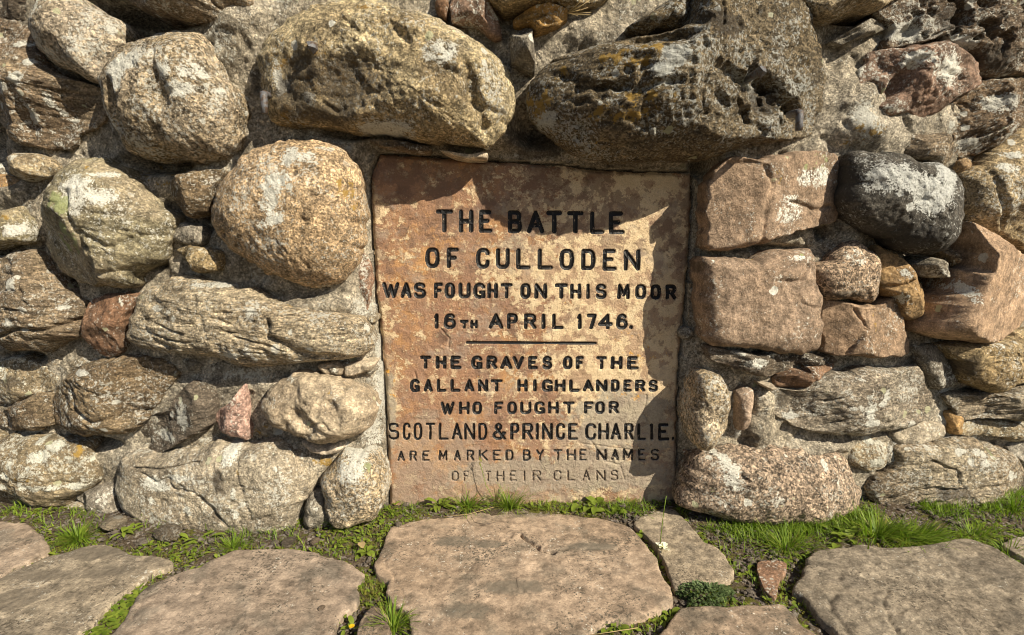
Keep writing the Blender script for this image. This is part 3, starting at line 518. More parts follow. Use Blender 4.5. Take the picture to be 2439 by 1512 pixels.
ST('D', [(640, 640), (740, 602), (860, 590), (975, 590), (945, 640), (905, 740), (875, 860), (893, 950), (840, 1012), (770, 1042), (700, 1000), (650, 930), (600, 840), (622, 740)], 'redst', .085, e=.03, name='wall_stone', ang=.4, facets=3, n=4, label='reddish wedge-shaped stone left of the long banded boulder', cr=[([(850, 610), (840, 700), (860, 860)], 9, .01)], spots=[('w', 830, 640, 20, 60)])
ST('M', [(328, 716), (352, 689), (386, 672), (424, 658), (458, 656), (495, 668), (547, 682), (615, 696), (649, 713), (697, 730), (752, 737), (815, 748), (850, 757), (880, 775), (893, 800), (887, 828), (862, 848), (820, 855), (786, 857), (735, 860), (666, 867), (598, 872), (547, 860), (512, 850), (461, 843), (410, 839), (349, 826), (308, 812), (304, 788), (307, 760), (322, 742)],
   'gneiss', .13, e=.045, n=3.4, m=1.7, low=.6, strata=1.4, srot=-.15, label='long banded gneiss boulder with bright white lichen spots, left of the slab',
   spots=[('w', 424, 757, 9, 10), ('w', 603, 740, 13, 12), ('w', 375, 735, 14, 10), ('w', 388, 792, 10, 6), ('w', 602, 832, 16, 14), ('w', 560, 842, 30, 7), ('w', 745, 828, 10, 6), ('w', 700, 787, 7, 7), ('w', 695, 800, 4, 4), ('o', 680, 730, 24, 8), ('w', 500, 680, 60, 6)],
   cr=[([(643, 762), (650, 795), (700, 828), (745, 843), (800, 850)], 9, .024), ([(330, 745), (360, 800), (420, 830)], 7, .01)])
ST('D', [(-90, 1080), (0, 1060), (150, 1035), (330, 1110), (400, 1180), (370, 1260), (330, 1270), (250, 1290), (150, 1335), (20, 1355), (-90, 1350)], 'lichrock', .05, name='wall_stone', n=3, spots=[('k', 100, 1200, 100, 60)])
ST('M', [(5, 978), (51, 952), (96, 937), (128, 940), (131, 983), (133, 1010), (110, 1017), (72, 1021), (20, 1019), (-10, 1010), (-12, 990)], 'brown', .07, name='wall_stone', n=3)
ST('M', [(133, 976), (137, 938), (154, 908), (185, 880), (222, 860), (273, 850), (325, 846), (376, 853), (410, 873), (420, 897), (403, 921), (383, 952), (360, 985), (345, 1007), (310, 1028), (260, 1029), (222, 1030), (171, 1024), (147, 1009), (135, 995)],
   'brown', .15, e=.05, n=2.8, low=.5, label='dark oval boulder edged with a thick white lichen crust, lower left', strata=.8, srot=-.5, spots=[('w', 155, 945, 14, 26), ('w', 143, 975, 10, 20), ('w', 190, 890, 30, 7), ('w', 390, 880, 24, 10), ('w', 230, 1008, 20, 9), ('w', 200, 990, 14, 8), ('o', 385, 905, 7, 10)],
   cr=[([(165, 930), (175, 975), (230, 1005), (340, 990)], 8, .02)])
ST('D', [(450, 1100), (560, 1040), (640, 1010), (600, 1090), (480, 1170)], 'greyflag', .03, name='wall_stone')
ST('D', [(1260, 1030), (1380, 1060), (1445, 1100), (1440, 1150), (1330, 1130)], 'grey', .03, name='wall_stone', ang=.5)
ST('D', [(1450, 1072), (1560, 1060), (1735, 1110), (1700, 1152), (1560, 1164), (1450, 1132)], 'grey', .03, name='wall_stone', ang=.5, n=6)
ST('M', [(461, 908), (489, 911), (513, 938), (519, 966), (511, 1005), (478, 1029), (417, 1060), (386, 1078), (308, 1072), (303, 1045), (320, 1014), (370, 987), (410, 970), (431, 932)],
   'dark', .11, e=.035, ang=.6, n=4, label='dark slate-coloured wedge stone with a sharp ridge, lower left', planes=[(462, 950, .11, .45, -.1), (462, 950, .11, -.5, .1)], spots=[('w', 430, 990, 30, 40), ('w', 370, 1050, 40, 14)])
ST('M', [(588, 909), (593, 942), (596, 990), (603, 1022), (599, 1047), (564, 1037), (530, 1016), (511, 998), (515, 985), (553, 952)], 'pinkgr', .075, e=.03, name='wall_stone', ang=.8, n=5, facets=2, label='triangular salmon-pink granite stone, lower left')
ST('M', [(622, 962), (639, 932), (663, 906), (700, 891), (741, 885), (786, 894), (833, 908), (870, 930), (893, 965), (890, 1000), (868, 1028), (833, 1038), (779, 1050), (731, 1038), (683, 1021), (648, 1000)],
   'pale', .14, e=.045, n=3, m=1.8, label='pale cream boulder with hollows, left of the slab near the foot', dents=[(730, 1000, 50, 16, -.6, .012), (800, 980, 14, 34, .3, .010), (690, 945, 30, 20, .5, .008), (760, 930, 26, 16, 0, .007)], spots=[('o', 800, 930, 40, 14), ('w', 680, 910, 30, 10)],
   rough=1.5, cr=[([(700, 1000), (750, 1010), (800, 1035)], 7, .006)])
ST('M', [(740, 875), (790, 860), (835, 862), (822, 892), (790, 888)], 'grey', .05, name='wall_stone', ang=.5)
ST('M', [(760, 866), (800, 858), (822, 866), (818, 890), (786, 891), (768, 882)], 'pale', .05, name='wall_stone', ang=.5, n=5)
ST('M', [(822, 866), (860, 858), (893, 862), (885, 880), (850, 892), (823, 893)], 'pale', .045, name='wall_stone', ang=.5, n=5)
ST('F', [(2108, 162), (2180, 150), (2280, 178), (2390, 162), (2404, 200), (2340, 242), (2260, 232), (2160, 205)], 'pale', .06, name='wall_stone', n=3)
ST('F', [(870, 260), (1000, 232), (1130, 235), (1300, 205), (1430, 192), (1520, 152), (1640, 165), (1760, 175), (1900, 150), (2000, 180), (2130, 240), (2195, 330), (2205, 430), (2170, 520), (2118, 600), (2100, 720), (2090, 790), (1950, 808), (1780, 790), (1620, 785), (1430, 778), (1280, 772), (1100, 742), (980, 692), (880, 625), (834, 500), (830, 400), (845, 320)],
   'greyflag', .14, e=.06, n=5, m=1.7, low=.25, rough=.8, label='broad pale grey boulder mass at the foot of the wall, seamed with cracks', back=.12,
   spots=[('w', 1080, 555, 25, 30), ('w', 1340, 610, 45, 40), ('w', 1600, 250, 60, 90), ('w', 1660, 500, 25, 60), ('w', 1670, 640, 22, 36), ('w', 1250, 400, 120, 30), ('w', 1110, 440, 120, 60), ('k', 1560, 420, 60, 120), ('k', 1540, 640, 40, 80), ('w', 1390, 415, 15, 20), ('o', 1700, 350, 30, 60), ('w', 2085, 300, 22, 30)],
   planes=[(1500, 500, .14, .12, -.05), (1900, 450, .135, -.22, .12)], cr=[([(1000, 375), (1110, 430), (1200, 400), (1240, 470), (1390, 490)], 9, .011), ([(1420, 520), (1500, 600), (1580, 700)], 22, .017), ([(940, 345), (1160, 345), (1400, 300)], 8, .014), ([(1655, 240), (1690, 380), (1735, 560), (1775, 700), (1900, 660)], 9, .010), ([(1700, 290), (1900, 230), (2000, 200)], 9, .012)])
ST('F', [(2125, 600), (2180, 505), (2262, 490), (2290, 600), (2335, 700), (2300, 745), (2130, 725)], 'grey', .09, e=.04, name='wall_stone', ang=.3, facets=2)
ST('M', [(776, 1180), (769, 1150), (778, 1115), (800, 1090), (828, 1073), (858, 1071), (887, 1084), (907, 1115), (918, 1146), (918, 1178), (907, 1209), (887, 1230), (862, 1240), (832, 1247), (800, 1242), (783, 1215)],
   'granite', .15, e=.06, n=2.8, label='rounded cream granite boulder touching the lower left corner of the slab', back=.12, spots=[('w', 830, 1110, 40, 40), ('o', 776, 1170, 6, 20), ('g', 870, 1120, 14, 20)])
ST('F', [(-90, 130), (60, 110), (200, 108), (400, 118), (520, 138), (640, 170), (662, 280), (702, 350), (692, 450), (560, 542), (500, 592), (380, 602), (270, 612), (200, 585), (165, 575), (130, 602), (30, 628), (-90, 622)],
   'lichrock', .14, e=.05, n=3.2, m=1.8, label='boulder splashed with thick white and ochre lichen, bottom left', strata=.5, srot=-.1, back=.12,
   spots=[('w', 480, 165, 60, 36), ('w', 340, 215, 70, 36), ('w', 280, 270, 90, 45), ('w', 110, 310, 30, 30), ('w', 90, 380, 50, 22), ('w', 550, 330, 36, 30), ('w', 450, 290, 30, 14), ('w', 50, 465, 60, 20), ('w', 580, 350, 16, 10), ('w', 330, 470, 200, 30), ('w', 500, 490, 70, 26), ('w', 230, 190, 40, 20), ('o', 480, 260, 70, 60), ('o', 200, 400, 120, 30), ('o', 600, 260, 30, 60)])
ST('F', [(530, 552), (600, 502), (720, 470), (800, 482), (835, 580), (855, 650), (760, 668), (700, 622), (580, 592)], 'grey', .09, e=.04, name='wall_stone', ang=.3, facets=2, back=.1)
ST('F', [(130, 600), (190, 588), (205, 625), (190, 660), (140, 655)], 'greyflag', .09, name='wall_stone', back=.1)
ST('F', [(330, 650), (450, 605), (560, 590), (575, 650), (545, 695), (400, 690)], 'greyflag', .10, name='wall_stone', n=3, back=.1)
ST('F', [(570, 625), (640, 600), (695, 640), (640, 700), (550, 700)], 'greyflag', .13, e=.07, name='wall_stone', back=.1)
ST('M', [(845, 625), (862, 600), (881, 620), (884, 680), (876, 738), (856, 732), (844, 690)], 'redst', .02, e=.005, name='wall_stone', ang=.5, n=6, label='thin dark red stone set on edge against the left side of the slab')
ST('B', [(300, 972), (500, 980), (730, 1025), (722, 1058), (600, 1052), (400, 1025)], 'brown', .05, e=.02, name='wall_stone', ang=.3, n=5)
ST('B', [(800, 1048), (900, 1065), (1050, 1080), (1125, 1055), (1135, 1108), (1000, 1110), (900, 1095)], 'pale', .03, e=.01, name='wall_stone', ang=.5, n=5)
ST('L1', [(2290, 980), (2350, 955), (2390, 985), (2370, 1030), (2310, 1045)], 'grey', .01, e=.0, name='wall_stone')
ST('L2', [(2318, 775), (2375, 765), (2390, 800), (2330, 815)], 'redst', .01, e=.0, name='wall_stone', ang=.7)
# small packing stones pressed into the mortar
for (x, y, r) in [(150, 395, 12), (350, 440, 14), (440, 560, 14), (880, 880, 12), (1010, 40, 10), (1240, 160, 10), (1440, 60, 14), (1400, 95, 10), (1965, 620, 12), (2040, 640, 10),
                  (1780, 940, 12), (1770, 1060, 16), (1830, 1050, 18), (2240, 890, 14), (2250, 1000, 16), (2150, 1050, 12), (620, 1030, 12), (700, 1070, 18), (730, 1090, 14), (560, 890, 14),
                  (60, 870, 14), (130, 860, 12), (250, 1120, 14), (255, 1170, 12), (1660, 1110, 10), (885, 760, 9), (890, 1080, 10), (540, 80, 12), (590, 60, 12), (1990, 330, 14), (2010, 600, 14), (1900, 845, 12), (2080, 330, 12)]:
    a = np.linspace(0, 2*math.pi, 9)[:-1]+rng.uniform(-.2, .2, 8); rr = r*rng.uniform(.7, 1.3, 8)*1.05
    ST('M', np.stack([x+rr*np.cos(a)*1.25, y+rr*np.sin(a)*.85], 1), random.choice(['grey', 'greyflag', 'brown', 'pale']), .022, e=.008, name='packing_stone', ang=.5, facets=2, low=.5)

# ---- courses beyond the photograph's frame (coarser)
kinds = ['granite', 'tan', 'brown', 'orange', 'gneiss', 'greenst', 'pale', 'pinkst', 'redst', 'grey', 'greyflag', 'lichrock']
def extra(xc, zc, rx, rz):
    seedc[0] += 1
    a = np.linspace(0, 2*math.pi, 13)[:-1]; r = rng.uniform(.86, 1.12, 12)
    out2 = np.stack([xc+rx*r*np.cos(a), zc+rz*r*np.sin(a)], 1); H = min(rx, rz)*rng.uniform(.6, .9)+.02
    me, c3 = stone_mesh('boulder', out2, H, H*.3, n=2.8, seed=seedc[0], res=.014, low=.5)
    link('boulder', me, MT[random.choice(kinds)], wall, c3)
for side in (-1, 1):
    z = .10
    while z < 1.35:
        x = 1.56 if side > 0 else 1.72; hh = rng.uniform(.10, .15)
        if z < .9: x -= .0
        while x < 2.5:
            ww = rng.uniform(.12, .2); extra(side*(x+ww), z+hh*.6, ww*.93, hh*.93); x += 2*ww
        z += 2*hh*.9
for zc in (1.50, 1.74):
    x = -2.4
    while x < 2.4:
        ww = rng.uniform(.12, .24); extra(x+ww, zc+rng.uniform(-.02, .02), ww*.95, .125); x += 2*ww

# ---- mortar bed
xs = np.concatenate([np.linspace(-2.7, -1.6, 60, endpoint=False), np.arange(-1.6, 1.6, .0046), np.linspace(1.6, 2.7, 60)])
zs = np.concatenate([np.arange(-.06, 1.34, .0046), np.linspace(1.345, 1.95, 60)])
X, Z = np.meshgrid(xs, zs); XZ = np.stack([X.ravel(), Z.ravel()], 1)
q = np.column_stack([XZ, np.full(len(XZ), .37)])
hgt = .041+.012*fbm(q*9, 3)+.010*fbm(q*28, 3, .6)+.0045*fbm(q*95, 3, .6)-.012*sm(.7, .97, fbm(q*7+9, 3, .5, ridge=True))
def mort(x, y, rx, ry, d):
    global hgt
    a = to_wall(np.array([(x, y)], float), -.01)[0]; k = .00112
    hgt = hgt+d*np.exp(-(((XZ[:, 0]-a[0])/(rx*k))**2+((XZ[:, 1]-a[2])/(ry*k))**2)**1.5)
for a in [(300, 40, 110, 60, -.24), (390, 60, 90, 30, -.15), (480, 1000, 400, 200, .004), (600, 1120, 300, 80, .012), (720, 1090, 60, 60, .02), (2080, 330, 180, 90, .025), (60, 950, 150, 200, .003), (1980, 1010, 330, 90, .008), (130, 480, 120, 80, .015), (2150, 300, 150, 80, .015), (10, 320, 40, 60, -.1), (400, 395, 70, 20, -.10), (215, 225, 40, 30, -.08), (60, 400, 30, 20, -.05), (55, 435, 40, 12, -.06),
          (20, 600, 40, 20, -.08), (190, 690, 30, 30, -.08), (90, 840, 50, 12, -.08), (10, 830, 20, 30, -.08), (240, 1032, 50, 10, -.08), (270, 1040, 60, 14, -.04), (460, 500, 40, 20, -.05), (500, 535, 30, 25, -.05),
          (400, 620, 20, 20, -.04), (1300, 330, 80, 40, -.06), (1270, 290, 40, 40, -.06), (1660, 395, 30, 30, -.08), (1660, 500, 14, 120, -.03), (1665, 650, 12, 100, -.03), (1650, 800, 22, 90, -.03), (850, 320, 60, 16, -.06), (1000, 355, 90, 12, -.05),
          (2010, 45, 70, 18, -.12), (2020, 60, 50, 14, -.05), (1960, 120, 30, 60, -.02), (2150, 660, 30, 40, -.10), (2190, 680, 24, 40, -.14), (2170, 590, 60, 20, -.08), (1800, 590, 90, 8, -.05), (1930, 555, 14, 14, -.05),
          (1945, 780, 6, 80, -.04), (2270, 925, 30, 12, -.06), (2200, 820, 60, 8, -.05), (2150, 1160, 20, 60, -.07), (2060, 1150, 14, 60, -.05), (1620, 1200, 30, 30, -.06), (1920, 910, 60, 14, -.05),
          (1620, 80, 40, 12, -.10), (1230, 60, 60, 20, -.02), (640, 290, 30, 60, -.02), (280, 1190, 30, 30, -.06), (900, 1195, 22, 25, -.05), (620, 700, 90, 16, -.015),
          (540, 110, 80, 60, .035), (610, 60, 60, 40, .03), (770, 720, 90, 22, .03), (600, 900, 120, 22, .01), (1870, 1050, 120, 16, .03), (2100, 1060, 80, 40, .02), (1780, 1000, 30, 60, .03),
          (720, 1070, 60, 30, .02), (1400, 100, 90, 30, .02), (240, 960, 0.1, 0.1, 0), (1990, 250, 60, 60, .02), (2020, 330, 60, 30, .03), (1990, 600, 40, 60, .03), (60, 460, 60, 30, .02), (160, 330, 30, 30, .01)]:
    mort(*a)
yy = S(XZ[:, 0])-hgt
slabP = [(905, 366), (1010, 372), (1115, 380), (1240, 388), (1338, 394), (1423, 404), (1520, 409), (1607, 410), (1648, 412), (1649, 460), (1646, 520), (1639, 640), (1629, 760), (1618, 860), (1613, 1000), (1613, 1100), (1613, 1225),
         (927, 1235), (922, 1100), (920, 1000), (915, 900), (905, 800), (894, 690), (886, 560), (882, 470), (882, 425), (892, 395)]
slab2 = to_plane_y(np.array(slabP, float), 0.0)[:, [0, 2]]
ins = inpoly(XZ, slab2); dd = np.minimum(linedist(XZ, np.vstack([slab2, slab2[:1]])), .06)
sd = np.where(ins, -dd, dd)
flush = .002+.012*fbm(q*14, 3)+.006*fbm(q*60, 3, .6)+.006
k_ = sm(.055, .012, sd)
yy = yy*(1-k_)+(np.maximum(yy, -.004-flush))*k_
yy = np.where(sd < .004, np.maximum(yy, .03+0*yy), yy)
yy = np.where(sd < -.004, .05, yy)
V = np.column_stack([XZ[:, 0], yy, XZ[:, 1]])
ny_, nx_ = X.shape; I = np.arange(nx_*ny_).reshape(ny_, nx_)
col = np.zeros((len(V), 4))
def mspot(k, x, y, rx, ry):
    a = to_wall(np.array([(x, y)], float), 0)[0]; s_ = .00109
    g = np.exp(-((((XZ[:, 0]-a[0])/(rx*s_))**2+((XZ[:, 1]-a[2])/(ry*s_))**2))**2)
    j = 'wogk'.index(k); col[:, j] = np.maximum(col[:, j], g)
for a in [('w', 905, 900, 20, 120), ('w', 890, 1020, 30, 60), ('w', 900, 850, 12, 60), ('w', 860, 730, 40, 30), ('w', 680, 10, 40, 20), ('o', 800, 1080, 60, 30), ('o', 640, 1000, 40, 30), ('w', 540, 1040, 60, 30),
          ('w', 1740, 970, 20, 60), ('w', 2100, 1060, 60, 40), ('o', 2000, 330, 60, 40), ('w', 2010, 300, 40, 60), ('o', 420, 420, 100, 40), ('w', 560, 110, 40, 60), ('w', 2220, 950, 20, 80), ('k', 1280, 340, 100, 40), ('w', 600, 880, 100, 20)]: mspot(*a)
mort_o = link('mortar', mk_mesh('mortar', V, np.stack([I[:-1, :-1], I[:-1, 1:], I[1:, 1:], I[1:, :-1]], -1).reshape(-1, 4), attr=col), MT['mortar'], wall)
# solid core behind the face so that the wall has thickness
vb = []; n_ = 24
for i in range(n_+1):
    x = -2.7+5.4*i/n_
    vb += [(x, S(x)+.30, -.1), (x, S(x)+.30, 1.95), (x, S(x)+1.2, 1.95), (x, S(x)+1.2, -.1)]
qs = []
for i in range(n_):
    for k in range(4): qs.append((4*i+k, 4*i+(k+1) % 4, 4*i+4+(k+1) % 4, 4*i+4+k))
qs += [(3, 2, 1, 0), (4*n_, 4*n_+1, 4*n_+2, 4*n_+3)]
# (back plane of the mortar sheet is closed by this rubble core)
link('rubble_core', mk_mesh('rubble_core', vb, qs, smooth=False), MT['mortar'], wall)

# ------------------------------------------------------------------ inscribed slab
def slab_mat():
    s = NB('red_sandstone_slab'); tc = s.n('ShaderNodeTexCoord'); v = tc.outputs['Object']
    sx = s.n('ShaderNodeSeparateXYZ'); s.l(v, sx.inputs[0]); x, z = sx.outputs[0], sx.outputs[2]
    big = s.noise(v, 4, 5, .55, .3)
    red = s.mix(s.step(big, .35, .6), (.43, .235, .10), (.30, .17, .10))
    red = s.mix(s.math('MULTIPLY', s.step(s.noise(v, 9, 6, .6), .5, .62), .6), red, (.20, .115, .08))
    mot = s.math('ADD', s.math('MULTIPLY', s.noise(s.vmath('ADD', v, (2.2, 5.1, 7.7)), 15, 9, .74), 1.0), 0.0)
    red = s.mix(s.math('MULTIPLY', s.step(mot, .50, .54), .75), red, (.27, .17, .115))
    red = s.mix(s.math('MULTIPLY', s.step(s.noise(s.vmath('ADD', v, (7.2, 1.1, 2.7)), 34, 8, .75), .56, .60), .75), red, (.50, .37, .23))
    # skin worn to cream: more of it to the right of centre
    bias = s.math('ADD', s.step(x, -.18, .22), s.math('MULTIPLY', s.step(z, .1, .5), .25))
    at = s.n('ShaderNodeAttribute', attribute_name='lichen'); sp = s.n('ShaderNodeSeparateColor'); s.l(at.outputs['Color'], sp.inputs[0])
    sq = s.vmath('MULTIPLY', v, (1, 1, 1.25))
    cn = s.math('ADD', s.math('MULTIPLY', s.noise(sq, 24, 8, .72), .75), s.math('MULTIPLY', s.noise(v, 110, 4, .6), .25))
    cm = s.step(s.math('ADD', cn, s.math('ADD', s.math('MULTIPLY', bias, .10), s.math('MULTIPLY', sp.outputs[0], .09))), .565, .60)
    cream = s.mix(s.noise(v, 30, 5, .6), (.50, .35, .19), (.66, .54, .37))
    col = s.mix(cm, red, cream)
    bl = s.vor(s.vmath('ADD', v, s.vmath('MULTIPLY', s.noise(v, 70, 6, .7, out=1), (.05, .05, .05))), 46, 'F1', 1); b2 = s.n('ShaderNodeSeparateColor'); s.l(bl, b2.inputs[0])
    col = s.mix(s.math('MULTIPLY', s.step(b2.outputs[0], .62, .66), .62), col, (.25, .145, .095))
    # grey lichen film low down and to the right
    gb = s.math('ADD', s.noise(v, 26, 7, .68), s.math('MULTIPLY', sp.outputs[2], .33))
    col = s.mix(s.math('MULTIPLY', s.step(gb, .62, .74), .75), col, s.mix(s.noise(v, 160, 3, .6), (.17, .15, .12), (.42, .38, .30)))
    col = s.mix(s.step(s.math('ADD', s.noise(v, 45, 6, .7), s.math('MULTIPLY', sp.outputs[1], .13)), .66, .74), col, (.55, .29, .06))
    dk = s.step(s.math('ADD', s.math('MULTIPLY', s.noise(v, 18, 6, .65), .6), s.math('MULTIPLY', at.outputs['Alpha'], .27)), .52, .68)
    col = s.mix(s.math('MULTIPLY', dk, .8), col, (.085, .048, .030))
    bk = s.step(s.noise(v, 190, 4, .7), .64, .70)
    col = s.mix(s.math('MULTIPLY', bk, s.math('MULTIPLY', s.step(s.noise(v, 9, 3), .45, .6), .6)), col, (.07, .05, .04))
    col = s.mix(.5, col, s.ramp(s.noise(v, 300, 3, .7), [(.3, .6), (.7, 1.35)]), 'MULTIPLY')
    tp = s.math('ADD', s.noise(s.vmath('ADD', v, (1.7, 3.3, 9.1)), 13, 9, .72), s.math('MULTIPLY', s.step(z, .60, .78), .10))
    col = s.mix(s.math('MULTIPLY', s.step(tp, .585, .615), .62), col, (.15, .092, .066))
    lw = s.math('ADD', s.noise(s.vmath('ADD', v, (6.7, 2.3, 4.1)), 12, 8, .7), s.math('MULTIPLY', s.step(z, .34, .08), .14))
    col = s.mix(s.math('MULTIPLY', s.step(lw, .54, .64), .55), col, s.mix(s.noise(v, 120, 4, .7), (.22, .17, .13), (.40, .33, .26)))
    s.l(col, s.bsdf.inputs['Base Color']); s.bsdf.inputs['Roughness'].default_value = .8; s.bsdf.inputs['Specular IOR Level'].default_value = .3
    h = s.math('ADD', s.noise(v, 55, 7, .65), s.math('MULTIPLY', cm, .12))
    s.l(s.bump(s.noise(v, 330, 3, .6), .0014, 1, s.bump(h, .005)), s.bsdf.inputs['Normal'])
    return s.m
def paint(name, c, worn):
    s = NB(name); tc = s.n('ShaderNodeTexCoord'); v = tc.outputs['Object']
    f = s.noise(v, 160, 5, .7)
    m = s.step(f, .70-.28*worn, .76-.24*worn)
    s.l(s.mix(m, c, s.mix(s.noise(v, 60, 3), (.22, .15, .10), (.34, .27, .2))), s.bsdf.inputs['Base Color'])
    s.l(s.math('ADD', .42, s.math('MULTIPLY', m, .4)), s.bsdf.inputs['Roughness'])
    s.l(s.bump(s.noise(v, 300, 3, .6), .001), s.bsdf.inputs['Normal']); s.bsdf.inputs['Specular IOR Level'].default_value = .22
    return s.m
P_BLACK = paint('black_letter_paint', (.012, .012, .013), 0.32)
P_WORN = paint('worn_letter_paint', (.03, .028, .027), .55)
P_FAINT = paint('faded_letter_paint', (.09, .08, .07), .85)

def sup(cx, cy, rx, ry, a0, a1, n=14, p=.72):
    r = []
    for i in range(n+1):
        t = math.radians(a0+(a1-a0)*i/n); c, s_ = math.cos(t), math.sin(t)
        r.append((cx+rx*math.copysign(abs(c)**p, c), cy+ry*math.copysign(abs(s_)**p, s_)))
    return r
GL = {
 'T': [[(0, 1), (1, 1)], [(.5, 1), (.5, 0)]], 'H': [[(0, 0), (0, 1)], [(1, 0), (1, 1)], [(0, .5), (1, .5)]],
 'E': [[(.0, 0), (.0, 1)], [(0, 1), (.92, 1)], [(0, .53), (.68, .53)], [(0, 0), (1, 0)]], 'F': [[(0, 0), (0, 1)], [(0, 1), (1, 1)], [(0, .52), (.75, .52)]],
 'L': [[(0, 1), (0, 0)], [(0, 0), (1, 0)]], 'I': [[(.5, 0), (.5, 1)]], 'A': [[(0, 0), (.5, 1), (1, 0)], [(.2, .33), (.8, .33)]],
 'V': [[(0, 1), (.5, 0), (1, 1)]], 'W': [[(0, 1), (.28, 0), (.5, .85), (.72, 0), (1, 1)]], 'M': [[(0, 0), (.06, 1), (.5, .22), (.94, 1), (1, 0)]],
 'N': [[(0, 0), (0, 1)], [(0, 1), (1, 0)], [(1, 0), (1, 1)]], 'K': [[(0, 0), (0, 1)], [(.95, 1), (0, .42)], [(.3, .6), (1, 0)]], 'Y': [[(0, 1), (.5, .5), (1, 1)], [(.5, .5), (.5, 0)]],
 'O': [sup(.5, .5, .5, .5, 90, 450, 28)], 'U': [[(0, 1), (0, .35)]+sup(.5, .35, .5, .35, 180, 360, 12)+[(1, 1)]],
 'D': [[(0, 1), (0, 0)], [(0, 1)]+sup(.45, .5, .55, .5, 90, -90, 16)+[(0, 0)]],
 'C': [sup(.5, .5, .5, .5, 28, 318, 24)+[(.93, .30)]], 'G': [sup(.5, .5, .5, .5, 30, 325, 24)+[(.98, .38), (.6, .38)], [(.97, .36), (.97, 0)]],
 'B': [[(0, 0), (0, 1)], [(0, 1)]+sup(.5, .76, .42, .24, 90, -90, 10)+[(0, .52)], [(.4, .52)]+sup(.52, .26, .48, .26, 90, -90, 10)+[(0, 0)]],
 'P': [[(0, 0), (0, 1)], [(0, 1)]+sup(.5, .74, .5, .26, 90, -90, 12)+[(0, .48)]], 'R': [[(0, 0), (0, 1)], [(0, 1)]+sup(.5, .75, .46, .25, 90, -90, 12)+[(0, .5)], [(.5, .5), (1, 0)]],
 'S': [sup(.5, .755, .46, .245, 15, 250, 14, .85)+[(.5, .52)]+sup(.5, .26, .5, .26, 80, -165, 14, .85)],
 '1': [[(.15, .82), (.6, 1), (.6, 0)]], '7': [[(0, 1), (1, 1), (.42, 0)]], '4': [[(1, .3), (0, .3), (.7, 1), (.7, 0)]],
 '6': [sup(.52, .5, .48, .5, 45, 180, 10, .85)+sup(.5, .3, .5, .3, 180, 540, 22, .85)], '.': [[(.5, 0), (.5, .08)]],
 '&': [[(1, .0), (.22, .72)]+sup(.42, .82, .22, .18, 200, -60, 10, 1)+[(.18, .42)]+sup(.42, .24, .42, .24, 130, 300, 10, 1)+[(1, .42)], [(.85, .42), (1, .42)]],
}
LINES = [  # tile, (yt0, yb0, yt1, yb1), stroke (tile px), paint, letters
 ('L1', (107, 269, 122, 282), 26, 0, 'T530,650 H697,797 E843,935 B1053,1150 A1190,1312 T1330,1443 T1480,1597 L1648,1745 E1783,1890'),
 ('L1', (382, 526, 397, 549), 25, 0, 'O455,553 F610,692 C822,920 U965,1060 L1113,1210 L1268,1375 O1425,1525 D1583,1680 E1737,1833 N1890,2005'),
 ('L1', (633, 745, 649, 756), 22, 0, 'W142,262 A275,352 S370,455 F517,577 O595,665 U695,777 G803,887 H903,975 T998,1083 O1142,1213 N1245,1330 T1390,1482 H1502,1578 I1618,1642 S1685,1762 M1843,1930 O1972,2048 O2083,2157 R2193,2268'),
 ('L1', (858, 968, 862, 973), 22, 0, '1523,550 6588,672 A912,1015 P1045,1120 R1168,1255 I1295,1318 L1372,1452 11558,1585 71622,1690 41703,1808 61835,1915 .1930,1952'),
 ('L1', (906, 967, 906, 967), 17, 0, 'T703,763 H780,830'),
 ('L2', (98, 193, 103, 197), 22, 0, 'T415,493 H530,603 E637,712 G787,865 R898,972 A995,1080 V1085,1165 E1198,1265 S1300,1368 O1450,1515 F1543,1597 T1690,1765 H1797,1877 E1915,1993'),
 ('L2', (267, 358, 272, 358), 20, 0, 'G345,412 A442,505 L537,603 L637,705 A735,805 N835,905 T925,1010 H1120,1190 I1235,1257 G1297,1375 H1390,1465 L1495,1570 A1592,1670 N1690,1767 D1797,1857 E1888,1945 R1972,2042 S2068,2133'),
 ('L2', (430, 521, 430, 517), 18, 0, 'W565,662 H697,770 O795,860 F953,1015 O1047,1112 U1140,1218 G1243,1318 H1342,1415 T1450,1533 F1603,1668 O1683,1750 R1782,1853'),
 ('L2', (583, 705, 588, 707), 17, 0, 'S182,262 C290,345 O368,428 T455,522 L552,620 A645,718 N737,810 D838,897 &940,1035 P1070,1130 R1155,1232 I1252,1272 N1297,1373 C1398,1465 E1488,1555 C1610,1690 H1705,1778 A1795,1868 R1895,1960 L1990,2050 I2083,2100 E2140,2220 .2237,2257'),
 ('L2', (785, 858, 770, 853), 13, 1, 'A252,303 R340,390 E433,483 M550,610 A660,708 R752,805 K840,903 E942,1000 D1035,1088 B1158,1213 Y1255,1308 T1380,1443 H1477,1540 E1568,1620 N1692,1763 A1797,1852 M1880,1957 E1995,2045 S2085,2145'),
 ('L2', (933, 1004, 923, 1000), 10, 2, 'O642,693 F730,765 T888,925 H968,1023 E1065,1112 I1160,1178 R1228,1290 C1380,1437 L1480,1532 A1590,1643 N1690,1753 S1793,1845'),
]
slab = thing('inscribed_slab', 'upright reddish sandstone slab carved and painted with the battle inscription, set in the wall', 'memorial slab', (float(slab2[:, 0].mean()), 0, 0))
SL = np.array(slab.location)
grooves = []; letters = []
bold = {'M843': 1}
